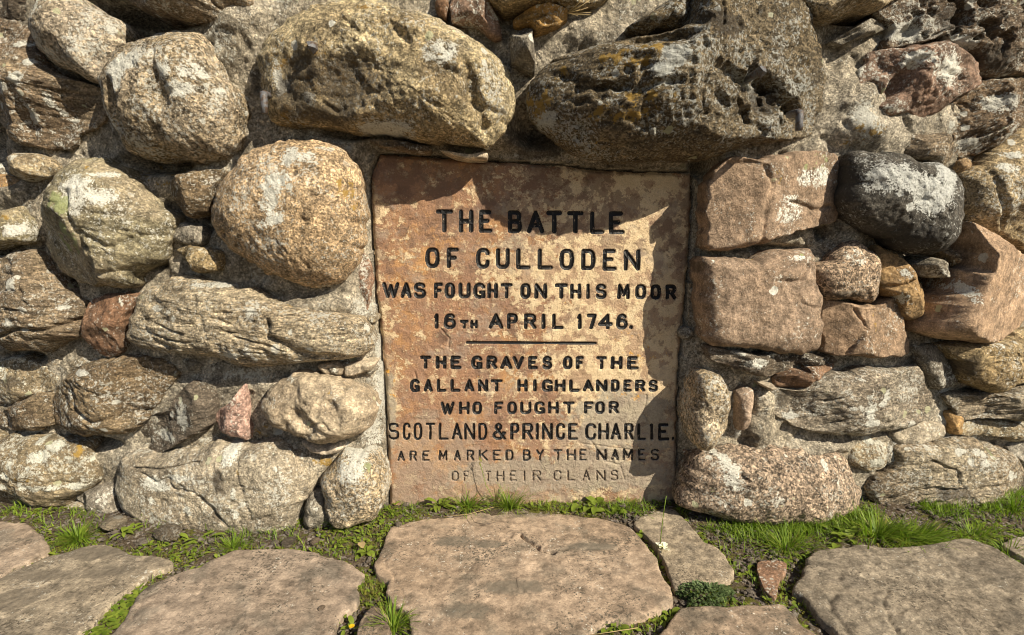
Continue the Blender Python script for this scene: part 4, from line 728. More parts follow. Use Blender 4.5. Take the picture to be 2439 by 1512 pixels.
for tile, (yt0, yb0, yt1, yb1), sw, pnt, txt in LINES:
    items = []
    for tk in txt.split():
        ch = tk[0]; a, b = tk[1:].split(','); items.append((ch, float(a), float(b)))
    x0, x1 = items[0][1], items[-1][2]
    for ch, a, b in items:
        t = ((a+b)/2-x0)/(x1-x0); yt, yb = yt0+(yt1-yt0)*t, yb0+(yb1-yb0)*t; hw = sw/2
        if pnt >= 1: hw *= .82
        if pnt == 1 and 1690 < a < 1960: hw *= 1.35
        if pnt == 0 and yt > 580 and tile == 'L2' and a < 930: hw *= .8
        ix0, ix1 = a+hw, b-hw
        if ch in 'I.1' and b-a < 30: ix0, ix1 = (a+b)/2-(2 if ch != '1' else 9), (a+b)/2+2
        pls = []
        for pl in GL[ch]:
            px = [(ix0+(ix1-ix0)*u, (yb-hw)+((yt+hw)-(yb-hw))*v_) for (u, v_) in pl]
            pls.append(to_plane_y(M(tile, px), 0)[:, [0, 2]])
        wm = hw*.5535*.5952*(1.40/F)*1.04
        for p_ in pls: grooves.append((p_, wm))
        letters.append((pls, wm, pnt))
rl = to_plane_y(M('L1', [(755, 1067), (1683, 1073)]), 0)[:, [0, 2]]
grooves.append((rl, .0030)); letters.append(([rl], .0030, 9))
# slab grid
gs = .0019
x0, x1 = slab2[:, 0].min()-.006, slab2[:, 0].max()+.006; z0, z1 = -.05, slab2[:, 1].max()+.006
xs = np.arange(x0, x1, gs); zs = np.arange(z0, z1, gs); X, Z = np.meshgrid(xs, zs); XZ = np.stack([X.ravel(), Z.ravel()], 1)
q = np.column_stack([XZ, np.full(len(XZ), 4.4)])
y = .0035*fbm(q*5, 3)+.0016*fbm(q*40, 4, .6)
s_ = fbm(q*np.array([9, 14, 1]), 4, .6)*3; fr = s_-np.floor(s_); y += .0009*(np.floor(s_)+sm(0, .15, fr))
poly = np.vstack([slab2, slab2[:1]])
ins = inpoly(XZ+np.column_stack([fbm(q*20, 3), fbm(q*20+7, 3)])*.004, slab2); d = np.minimum(linedist(XZ, poly), .03)
y += .010*np.exp(-(d/.006)**2)*(1+1.5*fbm(q*30, 2))
# broken strip along the lower right edge, cracks
def crack(tile, pts, wd, dp):
    global y
    p_ = to_plane_y(M(tile, pts), 0)[:, [0, 2]]; y = y+dp*np.exp(-(linedist(XZ+.004*np.column_stack([fbm(q*40, 2), fbm(q*40+3, 2)]), p_)/wd)**2)
crack('L2', [(120, 60), (125, 150), (170, 200)], .0022, .004); crack('L2', [(375, 215), (390, 260), (345, 370)], .0022, .003)
crack('L2', [(1650, 710), (1750, 860), (1860, 880), (1900, 1000)], .002, .003); crack('L1', [(570, 970), (630, 1040), (620, 1110)], .002, .003)
crack('L2', [(1560, 730), (1900, 770), (2170, 830)], .002, .0025); crack('L2', [(2050, 380), (2040, 520), (2080, 600)], .003, .003)
g = np.zeros(len(XZ)); nx_, nz_ = len(xs), len(zs); G2 = g.reshape(nz_, nx_)
for pl, wm in grooves:
    a0, a1 = pl[:, 0].min()-.006, pl[:, 0].max()+.006; b0, b1 = pl[:, 1].min()-.006, pl[:, 1].max()+.006
    i0, i1 = np.searchsorted(xs, [a0, a1]); j0, j1 = np.searchsorted(zs, [b0, b1])
    sub = np.stack([X[j0:j1, i0:i1].ravel(), Z[j0:j1, i0:i1].ravel()], 1)
    if not len(sub): continue
    dl = linedist(sub, pl).reshape(j1-j0, i1-i0)
    G2[j0:j1, i0:i1] = np.maximum(G2[j0:j1, i0:i1], sm(wm+gs*.55, wm-gs*.45, dl))
y = y+g*.0065
V = np.column_stack([XZ[:, 0], y, XZ[:, 1]])-SL
I = np.arange(nx_*nz_).reshape(nz_, nx_)
qd = np.stack([I[:-1, :-1], I[:-1, 1:], I[1:, 1:], I[1:, :-1]], -1).reshape(-1, 4)
keep = ins[qd].any(1); rimq = keep & ~ins[qd].all(1)
V[~ins, 1] += .05                                    # the broken edge turns back into the wall
col = np.zeros((len(V), 4))
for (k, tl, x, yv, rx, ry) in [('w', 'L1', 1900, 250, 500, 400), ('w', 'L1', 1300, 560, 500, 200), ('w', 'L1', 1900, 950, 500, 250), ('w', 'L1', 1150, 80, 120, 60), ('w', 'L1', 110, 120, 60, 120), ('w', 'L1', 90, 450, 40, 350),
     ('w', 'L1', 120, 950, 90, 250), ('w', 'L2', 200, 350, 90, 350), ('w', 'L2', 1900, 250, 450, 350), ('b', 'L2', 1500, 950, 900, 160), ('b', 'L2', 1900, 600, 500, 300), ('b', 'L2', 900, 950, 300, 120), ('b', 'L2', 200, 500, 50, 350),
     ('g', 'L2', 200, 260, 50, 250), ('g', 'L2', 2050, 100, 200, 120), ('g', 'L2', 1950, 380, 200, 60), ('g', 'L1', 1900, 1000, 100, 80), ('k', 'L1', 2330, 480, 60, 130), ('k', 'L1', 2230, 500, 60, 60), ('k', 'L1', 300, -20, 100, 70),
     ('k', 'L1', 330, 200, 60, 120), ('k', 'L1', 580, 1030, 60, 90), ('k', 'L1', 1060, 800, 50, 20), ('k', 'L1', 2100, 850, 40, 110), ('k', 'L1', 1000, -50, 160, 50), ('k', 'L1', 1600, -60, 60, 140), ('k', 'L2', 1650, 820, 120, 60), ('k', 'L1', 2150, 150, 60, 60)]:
    a = to_plane_y(M(tl, [(x, yv)]), 0)[0]; m_ = .5535*.5952*.00108
    gg = np.exp(-((((XZ[:, 0]-a[0])/(rx*m_))**2+((XZ[:, 1]-a[2])/(ry*m_))**2))**2); j = {'w': 0, 'g': 1, 'b': 2, 'k': 3}[k]
    col[:, j] = np.maximum(col[:, j], gg)
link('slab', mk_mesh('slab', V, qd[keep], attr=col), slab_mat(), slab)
# painted V-cut letters
PM = {0: P_BLACK, 1: P_WORN, 2: P_FAINT, 9: P_BLACK}
def yslab(x, z):
    i = np.clip(((x-x0)/gs).astype(int), 0, nx_-1); j = np.clip(((z-z0)/gs).astype(int), 0, nz_-1)
    return (y-g*.0065).reshape(nz_, nx_)[j, i]
for pls, wm, pnt in letters:
    Vs = []; Q = []; b = 0
    for pl in pls:
        pl = np.asarray(pl); n = len(pl); closed = np.linalg.norm(pl[0]-pl[-1]) < 1e-4
        # subdivide straight runs so that the paint follows the face
        pp = [pl[0]]
        for i in range(1, n):
            m_ = max(1, int(np.linalg.norm(pl[i]-pl[i-1])/.012))
            for k in range(1, m_+1): pp.append(pl[i-1]+(pl[i]-pl[i-1])*k/m_)
        pl = np.array(pp); n = len(pl); T = np.zeros((n, 2))
        for i in range(n):
            pa = pl[i-1] if i else (pl[-2] if closed else pl[0]); pb = pl[i+1] if i < n-1 else (pl[1] if closed else pl[-1])
            d1 = pl[i]-pa; d2 = pb-pl[i]; d1 = d1/(np.linalg.norm(d1)+1e-9); d2 = d2/(np.linalg.norm(d2)+1e-9); t = d1+d2
            T[i] = t/(np.linalg.norm(t)+1e-9)
        Nn = np.stack([-T[:, 1], T[:, 0]], 1); ww = np.full(n, wm+.0012)
        if not closed:
            pl = pl.copy(); pl[0] -= T[0]*(wm+.0008); pl[-1] += T[-1]*(wm+.0008)
            ww[0] *= 1.22; ww[-1] *= 1.22
        for i in range(n):
            # mitre wider at sharp corners
            f = 1.0
            if 0 < i < n-1:
                d1 = pl[i]-pl[i-1]; d1 /= np.linalg.norm(d1)+1e-9; f = min(1.8, 1/max(.35, abs(T[i]@d1)))
            for s2, dep in ((-1, .0012), (0, .0040), (1, .0012)):
                c2 = pl[i]+Nn[i]*ww[i]*f*s2; Vs.append((c2[0], dep, c2[1]))
        for i in range(n-1):
            for k in (0, 1): Q.append((b+3*i+k, b+3*i+3+k, b+3*i+4+k, b+3*i+1+k))
        b += 3*n
    Vs = np.array(Vs); Vs[:, 1] += yslab(Vs[:, 0], Vs[:, 2])
    c = Vs.mean(0); me = mk_mesh('letter' if pnt != 9 else 'rule', Vs-c, Q, smooth=False)
    link('letter' if pnt != 9 else 'rule', me, PM[pnt], slab, c-SL)

# ------------------------------------------------------------------ flagstones
FLAGS = []
def FL(tile, pts, mat, H=.006, label=None, cr=(), spots=(), centre=None, steps=.0010, rough=.22, low=.2, n=60, dents=()):
    seedc[0] += 1
    pm = M(tile, pts); P3 = to_plane_z(pm, H); out2 = P3[:, :2]
    def w2(x, yv): a = to_plane_z(M(tile, [(x, yv)]), H)[0]; return a[0], a[1]
    crs = [([w2(*p) for p in pl], max(wd, .0042), dp*2.2+.002 if dp > .0055 else dp*.8) for (pl, wd, dp) in cr]; sp = [(k, *w2(x, yv), rx, ry) for (k, x, yv, rx, ry) in spots]
    dn = [(*w2(x, yv), rx, ry, an, dp) for (x, yv, rx, ry, an, dp) in dents]
    me, c3 = stone_mesh('flagstone', out2, H, .002, back=.05, n=n, m=1.3, seed=seedc[0], surf='ground', res=.0042, steps=steps, rough=rough, low=low, creases=crs, spots=sp, dents=dn, ang=.35, jag=.6)
    o = link('flagstone', me, MT[mat], ground, c3); FLAGS.append(spline(out2, 120, .3))
    if label: o['label'] = label
FL('F', [(-250, 740), (0, 710), (100, 697), (200, 740), (280, 800), (330, 850), (345, 900), (290, 940), (210, 985), (130, 1020), (50, 1065), (0, 1095), (-250, 1200)], 'paver')
FL('F', [(-350, 1300), (0, 1112), (100, 1055), (200, 1022), (330, 962), (480, 922), (600, 885), (720, 880), (830, 900), (900, 940), (1100, 960), (1180, 980), (1195, 1020), (1080, 1060), (980, 1130), (880, 1200), (830, 1240), (700, 1360), (640, 1430), (520, 1512), (380, 1660), (-350, 1700)],
   'paverg', spots=[('k', 650, 940, .10, .035), ('k', 250, 1100, .10, .03), ('k', 100, 1260, .06, .05), ('k', 700, 1080, .07, .03)], cr=[([(0, 1330), (110, 1260), (130, 1190)], .003, .002), ([(600, 1060), (720, 980), (860, 940)], .004, .0025)])
FL('F', [(540, 1680), (760, 1512), (870, 1400), (930, 1260), (1000, 1190), (1100, 1130), (1300, 1052), (1380, 1035), (1500, 970), (1640, 912), (1800, 906), (2000, 900), (2180, 930), (2300, 965), (2439, 1005), (2530, 1080), (2490, 1150), (2510, 1240), (2470, 1310), (2400, 1350), (2360, 1420), (2310, 1520), (2230, 1680)],
   'paver', cr=[([(1880, 1210), (1950, 1250), (1900, 1390)], .002, .002), ([(930, 1400), (1000, 1250), (1150, 1180), (1150, 1120)], .003, .003)])
FL('G', [(470, 752), (560, 732), (680, 692), (820, 690), (1000, 660), (1150, 642), (1350, 632), (1500, 652), (1700, 670), (1900, 690), (2030, 720), (2120, 752), (2200, 820), (2250, 900), (2310, 980), (2350, 1080), (2400, 1160), (2425, 1270), (2330, 1330), (2150, 1380), (1990, 1420), (1850, 1490), (1750, 1560), (1650, 1690), (620, 1690), (600, 1512), (580, 1400), (540, 1330), (470, 1270), (430, 1200), (440, 1130), (380, 1090), (350, 1010), (380, 940), (420, 830)],
   'paver', label='large central flagstone directly in front of the slab, with a dark crack', cr=[([(1355, 805), (1430, 870), (1500, 910), (1590, 935)], .0024, .007), ([(1590, 915), (1700, 905), (1800, 915), (2050, 905)], .0016, .003), ([(1310, 810), (1150, 930), (1050, 990), (980, 1080)], .0018, .0025), ([(410, 960), (430, 1030), (480, 1080), (500, 1140), (550, 1240)], .002, .004), ([(1850, 720), (2040, 770), (2120, 860), (2030, 910)], .003, .003)],
   spots=[('k', 900, 860, .06, .03), ('k', 1150, 880, .05, .02), ('k', 1850, 900, .08, .02), ('k', 1300, 1180, .10, .03), ('k', 1000, 1350, .06, .03)])
FL('M', [(1505, 1243), (1543, 1222), (1594, 1206), (1632, 1236), (1656, 1264), (1676, 1290), (1704, 1299), (1731, 1327), (1752, 1364), (1735, 1374), (1707, 1385), (1673, 1388), (1618, 1400), (1606, 1398), (1594, 1371), (1584, 1337), (1562, 1303), (1532, 1270)], 'paverg', H=.005)
FL('H', [(40, 1312), (200, 1302), (380, 1315), (560, 1300), (760, 1290), (830, 1360), (900, 1430), (1000, 1512), (1150, 1660), (-160, 1690), (-60, 1450), (0, 1350)], 'paver')
FL('H', [(822, 1180), (870, 1100), (920, 1010), (950, 940), (1050, 902), (1200, 890), (1300, 872), (1500, 900), (1700, 880), (1900, 850), (2020, 820), (2140, 850), (2250, 890), (2300, 930), (2439, 1010), (2800, 1200), (2800, 1700), (1250, 1720), (1130, 1490), (1050, 1420), (980, 1340), (900, 1230)],
   'paverg', H=.010, label='broad grey flagstone with curved ledges, lower right corner', rough=.45, cr=[([(1020, 1030), (1100, 1060), (1350, 1110), (1490, 1200), (1450, 1300), (1540, 1460), (1600, 1600)], .005, .005), ([(1110, 1220), (1090, 1330), (1200, 1460), (1260, 1560)], .007, .005)])
FL('H', [(2290, 865), (2439, 812), (2620, 790), (2700, 1060), (2439, 970), (2310, 905)], 'paverg')
FL('G', [(270, 1350), (350, 1292), (430, 1380), (460, 1512), (450, 1690), (200, 1690), (230, 1450)], 'paver', H=.008)
FL('H', [(585, 1005), (700, 990), (785, 1012), (770, 1080), (725, 1140), (722, 1200), (700, 1250), (645, 1212), (600, 1130), (580, 1060)], 'redst', H=.002, n=8, label='small reddish stone sunk in the mossy gap')
# flags continuing towards and beside the viewer, outside the picture
for (xc, yc, rx, ry) in [(-1.15, -.78, .3, .2), (-.5, -.86, .28, .2), (.2, -.92, .3, .22), (.85, -.84, .28, .2), (1.5, -.7, .28, .25), (-1.8, -.35, .25, .22), (1.9, -.2, .22, .2)]:
    seedc[0] += 1; a = np.linspace(0, 2*math.pi, 11)[:-1]; r = rng.uniform(.85, 1.1, 10)
    o2 = np.stack([xc+rx*r*np.cos(a), yc+ry*r*np.sin(a)], 1)
    me, c3 = stone_mesh('flagstone', o2, .012, .002, back=.05, n=26, m=1.6, seed=seedc[0], surf='ground', res=.02, ang=.5, rough=.4, low=.3)
    link('flagstone', me, MT['paver'], ground, c3); FLAGS.append(o2)

# ------------------------------------------------------------------ ground cover
def leafmat(name, a, b, tr=.35, rough=.5):
    s = NB(name); tc = s.n('ShaderNodeTexCoord'); gi = s.n('ShaderNodeNewGeometry')
    c = s.mix(gi.outputs['Random Per Island'], a, b)
    c = s.mix(.4, c, s.ramp(s.noise(tc.outputs['Object'], 60, 3), [(.3, .6), (.7, 1.4)]), 'MULTIPLY')
    s.l(c, s.bsdf.inputs['Base Color']); s.bsdf.inputs['Roughness'].default_value = rough; s.bsdf.inputs['Specular IOR Level'].default_value = .3
    t = s.n('ShaderNodeBsdfTranslucent'); s.l(s.mix(1, c, (1.3, 1.5, .7), 'MULTIPLY'), t.inputs[0])
    m = s.n('ShaderNodeMixShader'); m.inputs[0].default_value = tr
    out = [n for n in s.t.nodes if n.type == 'OUTPUT_MATERIAL'][0]
    s.l(s.bsdf.outputs[0], m.inputs[1]); s.l(t.outputs[0], m.inputs[2]); s.l(m.outputs[0], out.inputs[0])
    return s.m
GRASS = leafmat('grass_blades', (.10, .18, .015), (.24, .32, .04))
GRASSY = leafmat('yellowing_grass', (.22, .24, .04), (.36, .30, .09))
LEAF = leafmat('weed_leaves', (.11, .17, .02), (.23, .28, .04), .3)
MOSS = leafmat('moss_leaves', (.09, .11, .015), (.24, .22, .04), .3, .7)
STRAW = leafmat('dry_straw', (.35, .25, .12), (.5, .38, .2), .2)

def gz(x, yv):
    return -.012+.02*math.exp(-((yv+.02)/.08)**2)
def blade(V, Q, x, yv, z, az, L, wd, bend, lean, k=4):
    dx, dy = math.cos(az), math.sin(az); b = len(V); px, py = -dy, dx
    u, h, th = 0.0, 0.0, lean
    for i in range(k+1):
        w_ = wd*(1-(i/k)**1.6)*.5+.00012
        V.append((x+dx*u-px*w_, yv+dy*u-py*w_, z+h)); V.append((x+dx*u+px*w_, yv+dy*u+py*w_, z+h))
        u += math.sin(th)*L/k; h += math.cos(th)*L/k; th += bend/k
    for i in range(k): Q.append((b+2*i, b+2*i+1, b+2*i+3, b+2*i+2))
def leaf(V, Q, x, yv, z, az, L, wd, tilt, k=4, curl=.5, wav=0.0):
    """broad leaf, three vertices across"""
    dx, dy = math.cos(az), math.sin(az); px, py = -dy, dx; b = len(V); u = h = 0.0; th = tilt
    for i in range(k+1):
        t = i/k; w_ = wd*.5*math.sin(math.pi*min(1, t*.93+.04))**.75; z2 = wav*math.sin(t*9)
        for s2 in (-1, 0, 1):
            V.append((x+dx*u+px*w_*s2, yv+dy*u+py*w_*s2, z+h+abs(s2)*w_*.35+z2*abs(s2)))
        u += math.cos(th)*L/k; h += math.sin(th)*L/k; th -= curl/k
    for i in range(k):
        for s2 in (0, 1): Q.append((b+3*i+s2, b+3*i+s2+1, b+3*i+4+s2, b+3*i+3+s2))
N0 = 60000
cand = np.column_stack([rng.uniform(-1.6, 1.6, N0), rng.uniform(-.62, .0, N0)])
free = np.ones(N0, bool)
for f in FLAGS: free &= ~inpoly(cand, f)
edged = np.min([linedist(cand, np.vstack([f[::3], f[:1]])) for f in FLAGS], axis=0)
cand = cand[free]; edged = edged[free]
dens = fbm(np.column_stack([cand*5, np.zeros(len(cand))]), 3)+.25*np.exp(-(edged/.02)**2)
def obj_stuff(name, V, Q, mat, label, cat):
    o = link(name, mk_mesh(name, V, Q), mat); o['kind'] = 'stuff'; o['label'] = label; o['category'] = cat; return o
V, Q = [], []; sel = cand[(dens > .0)][:5200]
for x, yv in sel: blade(V, Q, x, yv, gz(x, yv), rng.uniform(0, 6.28), rng.uniform(.008, .024), rng.uniform(.0008, .0018), rng.uniform(0, 1.2), rng.uniform(.1, .9), 2)
obj_stuff('short_grass', V, Q, GRASS, 'short sparse grass growing in the joints of the paving', 'grass')
V, Q = [], []; sel = cand[(dens > .02)][5200:11000]
for x, yv in sel:
    for _ in range(2): leaf(V, Q, x+rng.normal(0, .003), yv+rng.normal(0, .003), gz(x, yv)+rng.uniform(0, .006), rng.uniform(0, 6.28), rng.uniform(.003, .008), rng.uniform(.002, .0045), rng.uniform(-.1, .7), 2)
obj_stuff('moss', V, Q, MOSS, 'yellow-green moss cushions between the flagstones', 'moss')
V, Q = [], []; sel = cand[(dens > .03)][-2800:]
for x, yv in sel: leaf(V, Q, x, yv, gz(x, yv)+.004, rng.uniform(0, 6.28), rng.uniform(.008, .017), rng.uniform(.005, .009), rng.uniform(0, .6), 3)
jb = to_plane_z(M('F', [(560, 1490), (700, 1400), (830, 1300), (900, 1230), (960, 1190), (800, 1440), (880, 1330)]), 0)
for (x, yv, _) in jb:
    for _k in range(26):
        leaf(V, Q, x+rng.normal(0, .022), yv+rng.normal(0, .012), gz(x, yv)+.006, rng.uniform(0, 6.28), rng.uniform(.012, .022), rng.uniform(.007, .011), rng.uniform(0, .5), 3)
obj_stuff('creeping_weeds', V, Q, LEAF, 'small round-leaved creeping weeds in the paving joints', 'weeds')
# gravel
ICO = []
import bmesh
for k in range(5):
    bm = bmesh.new(); bmesh.ops.create_icosphere(bm, subdivisions=1, radius=1)
    r_ = random.Random(k)
    ICO.append((np.array([[c*r_.uniform(.65, 1.15) for c in v.co] for v in bm.verts]), np.array([[v.index for v in f.verts] for f in bm.faces]))); bm.free()
V, T = [], []; b = 0
for (x, yv) in cand[(dens < .14)][:6500]:
    s_ = min(.011, .0016+rng.exponential(.0017)); a = rng.uniform(0, 6.28); vv, tt = ICO[rng.integers(5)]
    cs, sn = math.cos(a), math.sin(a); w_ = vv*np.array([s_*1.2, s_, s_*.65]); w_ = np.column_stack([w_[:, 0]*cs-w_[:, 1]*sn+x, w_[:, 0]*sn+w_[:, 1]*cs+yv, w_[:, 2]+gz(x, yv)+s_*.2+.002])
    V.append(w_); T.append(tt+b); b += len(vv)
o = link('gravel', mk_mesh('gravel', np.concatenate(V), tris=np.concatenate(T), smooth=False), MT['pebble']); o['kind'] = 'stuff'; o['label'] = 'loose grit and gravel lying on the bare soil'; o['category'] = 'gravel'

def gp(tile, x, yv): a = to_plane_z(M(tile, [(x, yv)]), 0)[0]; return float(a[0]), float(a[1])
def rootz(x, yv): return gz(x, yv)
def clump(name, label, cat, pos, nb, L, spread, wd=.0024, mat=GRASS, group=None, lean=(.1, 1.1), bias=None):
    x, yv = pos; t = thing(name, label, cat, (x, yv, rootz(x, yv)), group)
    V, Q = [], []
    for _ in range(nb):
        a = rng.uniform(0, 6.28)
        if bias is not None and rng.random() < .6: a = bias+rng.normal(0, .5)
        r = abs(rng.normal(0, spread)); blade(V, Q, r*math.cos(a), r*math.sin(a)*.6, -.004, a, L*rng.uniform(.45, 1.1), wd*rng.uniform(.5, 1.25), rng.uniform(.1, 2.4), rng.uniform(*lean)*rng.uniform(.6, 1.5), 5)
    o = link('grass_blades', mk_mesh('blades', V, Q), mat, t); o['kind'] = 'stuff'
    nb2 = max(8, nb//5); V, Q = [], []
    for _ in range(nb2):
        a = rng.uniform(0, 6.28); r = abs(rng.normal(0, spread)); blade(V, Q, r*math.cos(a), r*math.sin(a)*.6, -.004, a, L*rng.uniform(.4, .9), wd*.8, rng.uniform(.4, 1.4), rng.uniform(.4, 1.3), 4)
    o = link('dry_blades', mk_mesh('blades', V, Q), GRASSY, t); o['kind'] = 'stuff'
    return t
V, Q = [], []
fg = []
for _ in range(6000):
    x = rng.choice([rng.uniform(-1.45, 1.5), rng.normal(1.15, .22), rng.normal(.68, .12)], p=[.45, .33, .22]); yv = S(x)-.10-abs(rng.normal(0, .045)) if abs(x) > .44 else -.03-abs(rng.normal(0, .02))
    fg.append((x, yv))
fg = np.array(fg); ok = fbm(np.column_stack([fg*7, np.full(len(fg), .3)]), 2) > np.where(fg[:, 0] < 0, .04, -.13)
for f in FLAGS: ok &= ~inpoly(fg, f)
for x, yv in fg[ok]:
    blade(V, Q, x, yv, gz(x, yv), rng.uniform(0, 6.28), rng.uniform(.015, .042), rng.uniform(.0012, .0026), rng.uniform(.2, 1.8), rng.uniform(.1, 1.1), 3)
obj_stuff('foot_grass', V, Q, GRASS, 'ragged fringe of bright grass along the foot of the wall', 'grass')
clump('grass_tuft', 'spiky grass tuft in front of the lichen-splashed boulder, bottom left', 'grass', gp('F', 540, 830), 240, .062, .014, .0030, group='grass tufts along the foot of the wall')
clump('grass_tuft', 'fine grass tuft under the cracked grey foot stone', 'grass', gp('F', 1620, 880), 200, .045, .016, .0016, group='grass tufts along the foot of the wall')
clump('grass_tuft', 'thin sprawling grass by the round cream granite boulder', 'grass', gp('G', 120, 760), 34, .06, .008, .0028, group='grass tufts along the foot of the wall', lean=(.6, 1.4))
clump('grass_tuft', 'small grass tuft at the left end of the slab foot', 'grass', gp('G', 1000, 640), 90, .075, .016, .0026, group='grass tufts along the foot of the wall')
clump('grass_tuft', 'grass tuft with feathery leaves in the middle of the slab foot', 'grass', gp('G', 1280, 650), 110, .085, .018, .0022, group='grass tufts along the foot of the wall', lean=(0, .9))
clump('grass_tuft', 'large lush grass clump between the two boulders at lower right', 'grass', gp('H', 1420, 800), 420, .08, .05, .0036, group='grass tufts along the foot of the wall', bias=-.3)
clump('grass_tuft', 'grass spilling over the top edge of the grey flagstone', 'grass', gp('H', 1640, 820), 320, .07, .05, .0036, group='grass tufts along the foot of the wall', bias=-.2, lean=(.4, 1.2))
clump('grass_tuft', 'grass tuft below the speckled reddish boulder', 'grass', gp('H', 790, 880), 200, .07, .04, .0022, group='grass tufts along the foot of the wall')
clump('grass_tuft', 'fine low grass in the shade under the reddish boulder', 'grass', gp('H', 250, 760), 160, .03, .045, .0014, group='grass tufts along the foot of the wall')
clump('grass_tuft', 'dark grass at the far right corner of the wall foot', 'grass', gp('H', 2370, 640), 260, .05, .05, .0024, group='grass tufts along the foot of the wall')
clump('grass_tuft', 'grass fringe beside the small foot rock at far right', 'grass', gp('H', 2080, 800), 200, .05, .04, .0024, group='grass tufts along the foot of the wall')
clump('grass_tuft', 'grass leaning over the right flagstone joint', 'grass', gp('H', 2330, 930), 80, .06, .02, .0026, group='grass tufts along the foot of the wall')
clump('grass_tuft', 'bright grass tuft in the joint at the bottom, left of the central flagstone', 'grass', gp('G', 470, 1440), 160, .06, .014, .0028, group='grass tufts along the foot of the wall', lean=(.1, .8))
clump('grass_tuft', 'wispy grass at the far left edge joint', 'grass', gp('F', 30, 1080), 30, .03, .008, .0014, group='grass tufts along the foot of the wall')
clump('grass_tuft', 'tiny grass sprigs by the left edge of the central flagstone', 'grass', gp('G', 330, 1180), 120, .022, .03, .0014, group='grass tufts along the foot of the wall', mat=GRASSY)
clump('grass_tuft', 'short grass fringe along the slab foot at right', 'grass', gp('G', 2100, 640), 260, .035, .04, .0016, group='grass tufts along the foot of the wall')
clump('grass_tuft', 'short grass fringe along the slab foot near its left corner', 'grass', gp('G', 620, 640), 140, .028, .03, .0014, group='grass tufts along the foot of the wall')
clump('grass_tuft', 'low grass in the middle of the slab foot', 'grass', gp('G', 1560, 645), 190, .026, .04, .0014, group='grass tufts along the foot of the wall', mat=GRASSY)
def weed(label, pos, nl, L, wd, spread, tilt=(.1, .9), name='broadleaf_weed', cat='weed', mat=LEAF, z=0.0):
    x, yv = pos; t = thing(name, label, cat, (x, yv, rootz(x, yv)+z))
    for i in range(nl):
        V, Q = [], []; a = rng.uniform(0, 6.28); r = abs(rng.normal(0, spread))
        leaf(V, Q, r*math.cos(a), r*math.sin(a)*.6, rng.uniform(0, .01), a+rng.normal(0, .4), L*rng.uniform(.6, 1.1), wd*rng.uniform(.7, 1.1), rng.uniform(*tilt), 6, 1.0, .0008)
        link('leaf', mk_mesh('leaf', V, Q), mat, t)
weed('dandelion-like rosette at the left part of the slab foot', gp('G', 790, 640), 16, .045, .012, .012)
weed('broad-leaved dock growing at the slab foot, right of centre', gp('G', 1880, 640), 12, .034, .023, .022, (.2, 1.1))
weed('dock leaves lying over the top edge of the central flagstone', gp('G', 2000, 680), 5, .034, .026, .012, (0, .5))
weed('green leafy weed beside the white petal', gp('G', 2270, 800), 14, .030, .018, .02)
weed('broad-leaved weed inside the lush grass, lower right', gp('H', 1230, 820), 14, .04, .020, .03, (.2, 1.2))
weed('leafy rosette beside the left grass tuft', gp('F', 860, 800), 16, .028, .012, .03)
weed('two-leaved plantain at the foot of the grey stone', gp('F', 1400, 830), 8, .035, .014, .02)
weed('round-leaved weed in the joint left of the central flagstone', gp('G', 290, 920), 7, .024, .018, .014)
weed('small leafy weed in the bottom joint beside the yellow flower', gp('G', 200, 1440), 18, .022, .010, .022)
weed('small weed in the joint right of the central flagstone', gp('G', 2400, 1350), 14, .022, .012, .018)
weed('leafy weed in the lower joint of the central flagstone', gp('G', 2030, 1440), 12, .022, .012, .016)
# dense clover-like cushion
x, yv = gp('H', 210, 1230); t = thing('leafy_cushion', 'dense dome of tiny grey-green leaves in the gap between flagstones', 'plant', (x, yv, rootz(x, yv)))
V, Q = [], []
for _ in range(1500):
    a = rng.uniform(0, 6.28); ph = math.acos(rng.uniform(.05, 1)); r = .052*rng.uniform(.7, 1.05)*(1+.22*math.sin(a*3+1)+.12*math.sin(a*5))
    lx, ly, lz = r*math.sin(ph)*math.cos(a), r*.75*math.sin(ph)*math.sin(a), .028*math.cos(ph)*rng.uniform(.8, 1.1)
    leaf(V, Q, lx, ly, lz, a+rng.normal(0, .6), rng.uniform(.005, .008), rng.uniform(.003, .005), rng.uniform(-.1, 1.0), 2)
o = link('leaf_mass', mk_mesh('leaf_mass', V, Q), leafmat('grey_green_leaves', (.06, .10, .035), (.15, .20, .08), .2), t); o['kind'] = 'stuff'
# feathery yarrow leaves
x, yv = gp('G', 1290, 640); t = thing('yarrow_plant', 'feathery yarrow leaves rising against the foot of the slab', 'plant', (x, yv, rootz(x, yv)))
for (ax, L, az, cv) in [(-.01, .085, 1.9, .6), (.01, .06, .9, 1.0), (.0, .05, -1.3, 1.6), (.03, .045, -1.0, 1.5), (-.02, .05, 2.6, 1.0)]:
    V, Q = [], []; th = 1.25; u = h = 0.0; n_ = 18
    for i in range(n_):
        px, py, pz = ax+u*math.cos(az)*.5, u*math.sin(az)*.3, h; wl = .007*math.sin(math.pi*(i+1)/(n_+1))**.6
        for s2 in (-1, 1): blade(V, Q, px, py, pz, az+s2*1.3, wl, .0010, .3, 1.0, 2)
        u += math.cos(th)*L/n_; h += math.sin(th)*L/n_; th -= cv/n_
    link('leaf', mk_mesh('leaf', V, Q), LEAF, t)
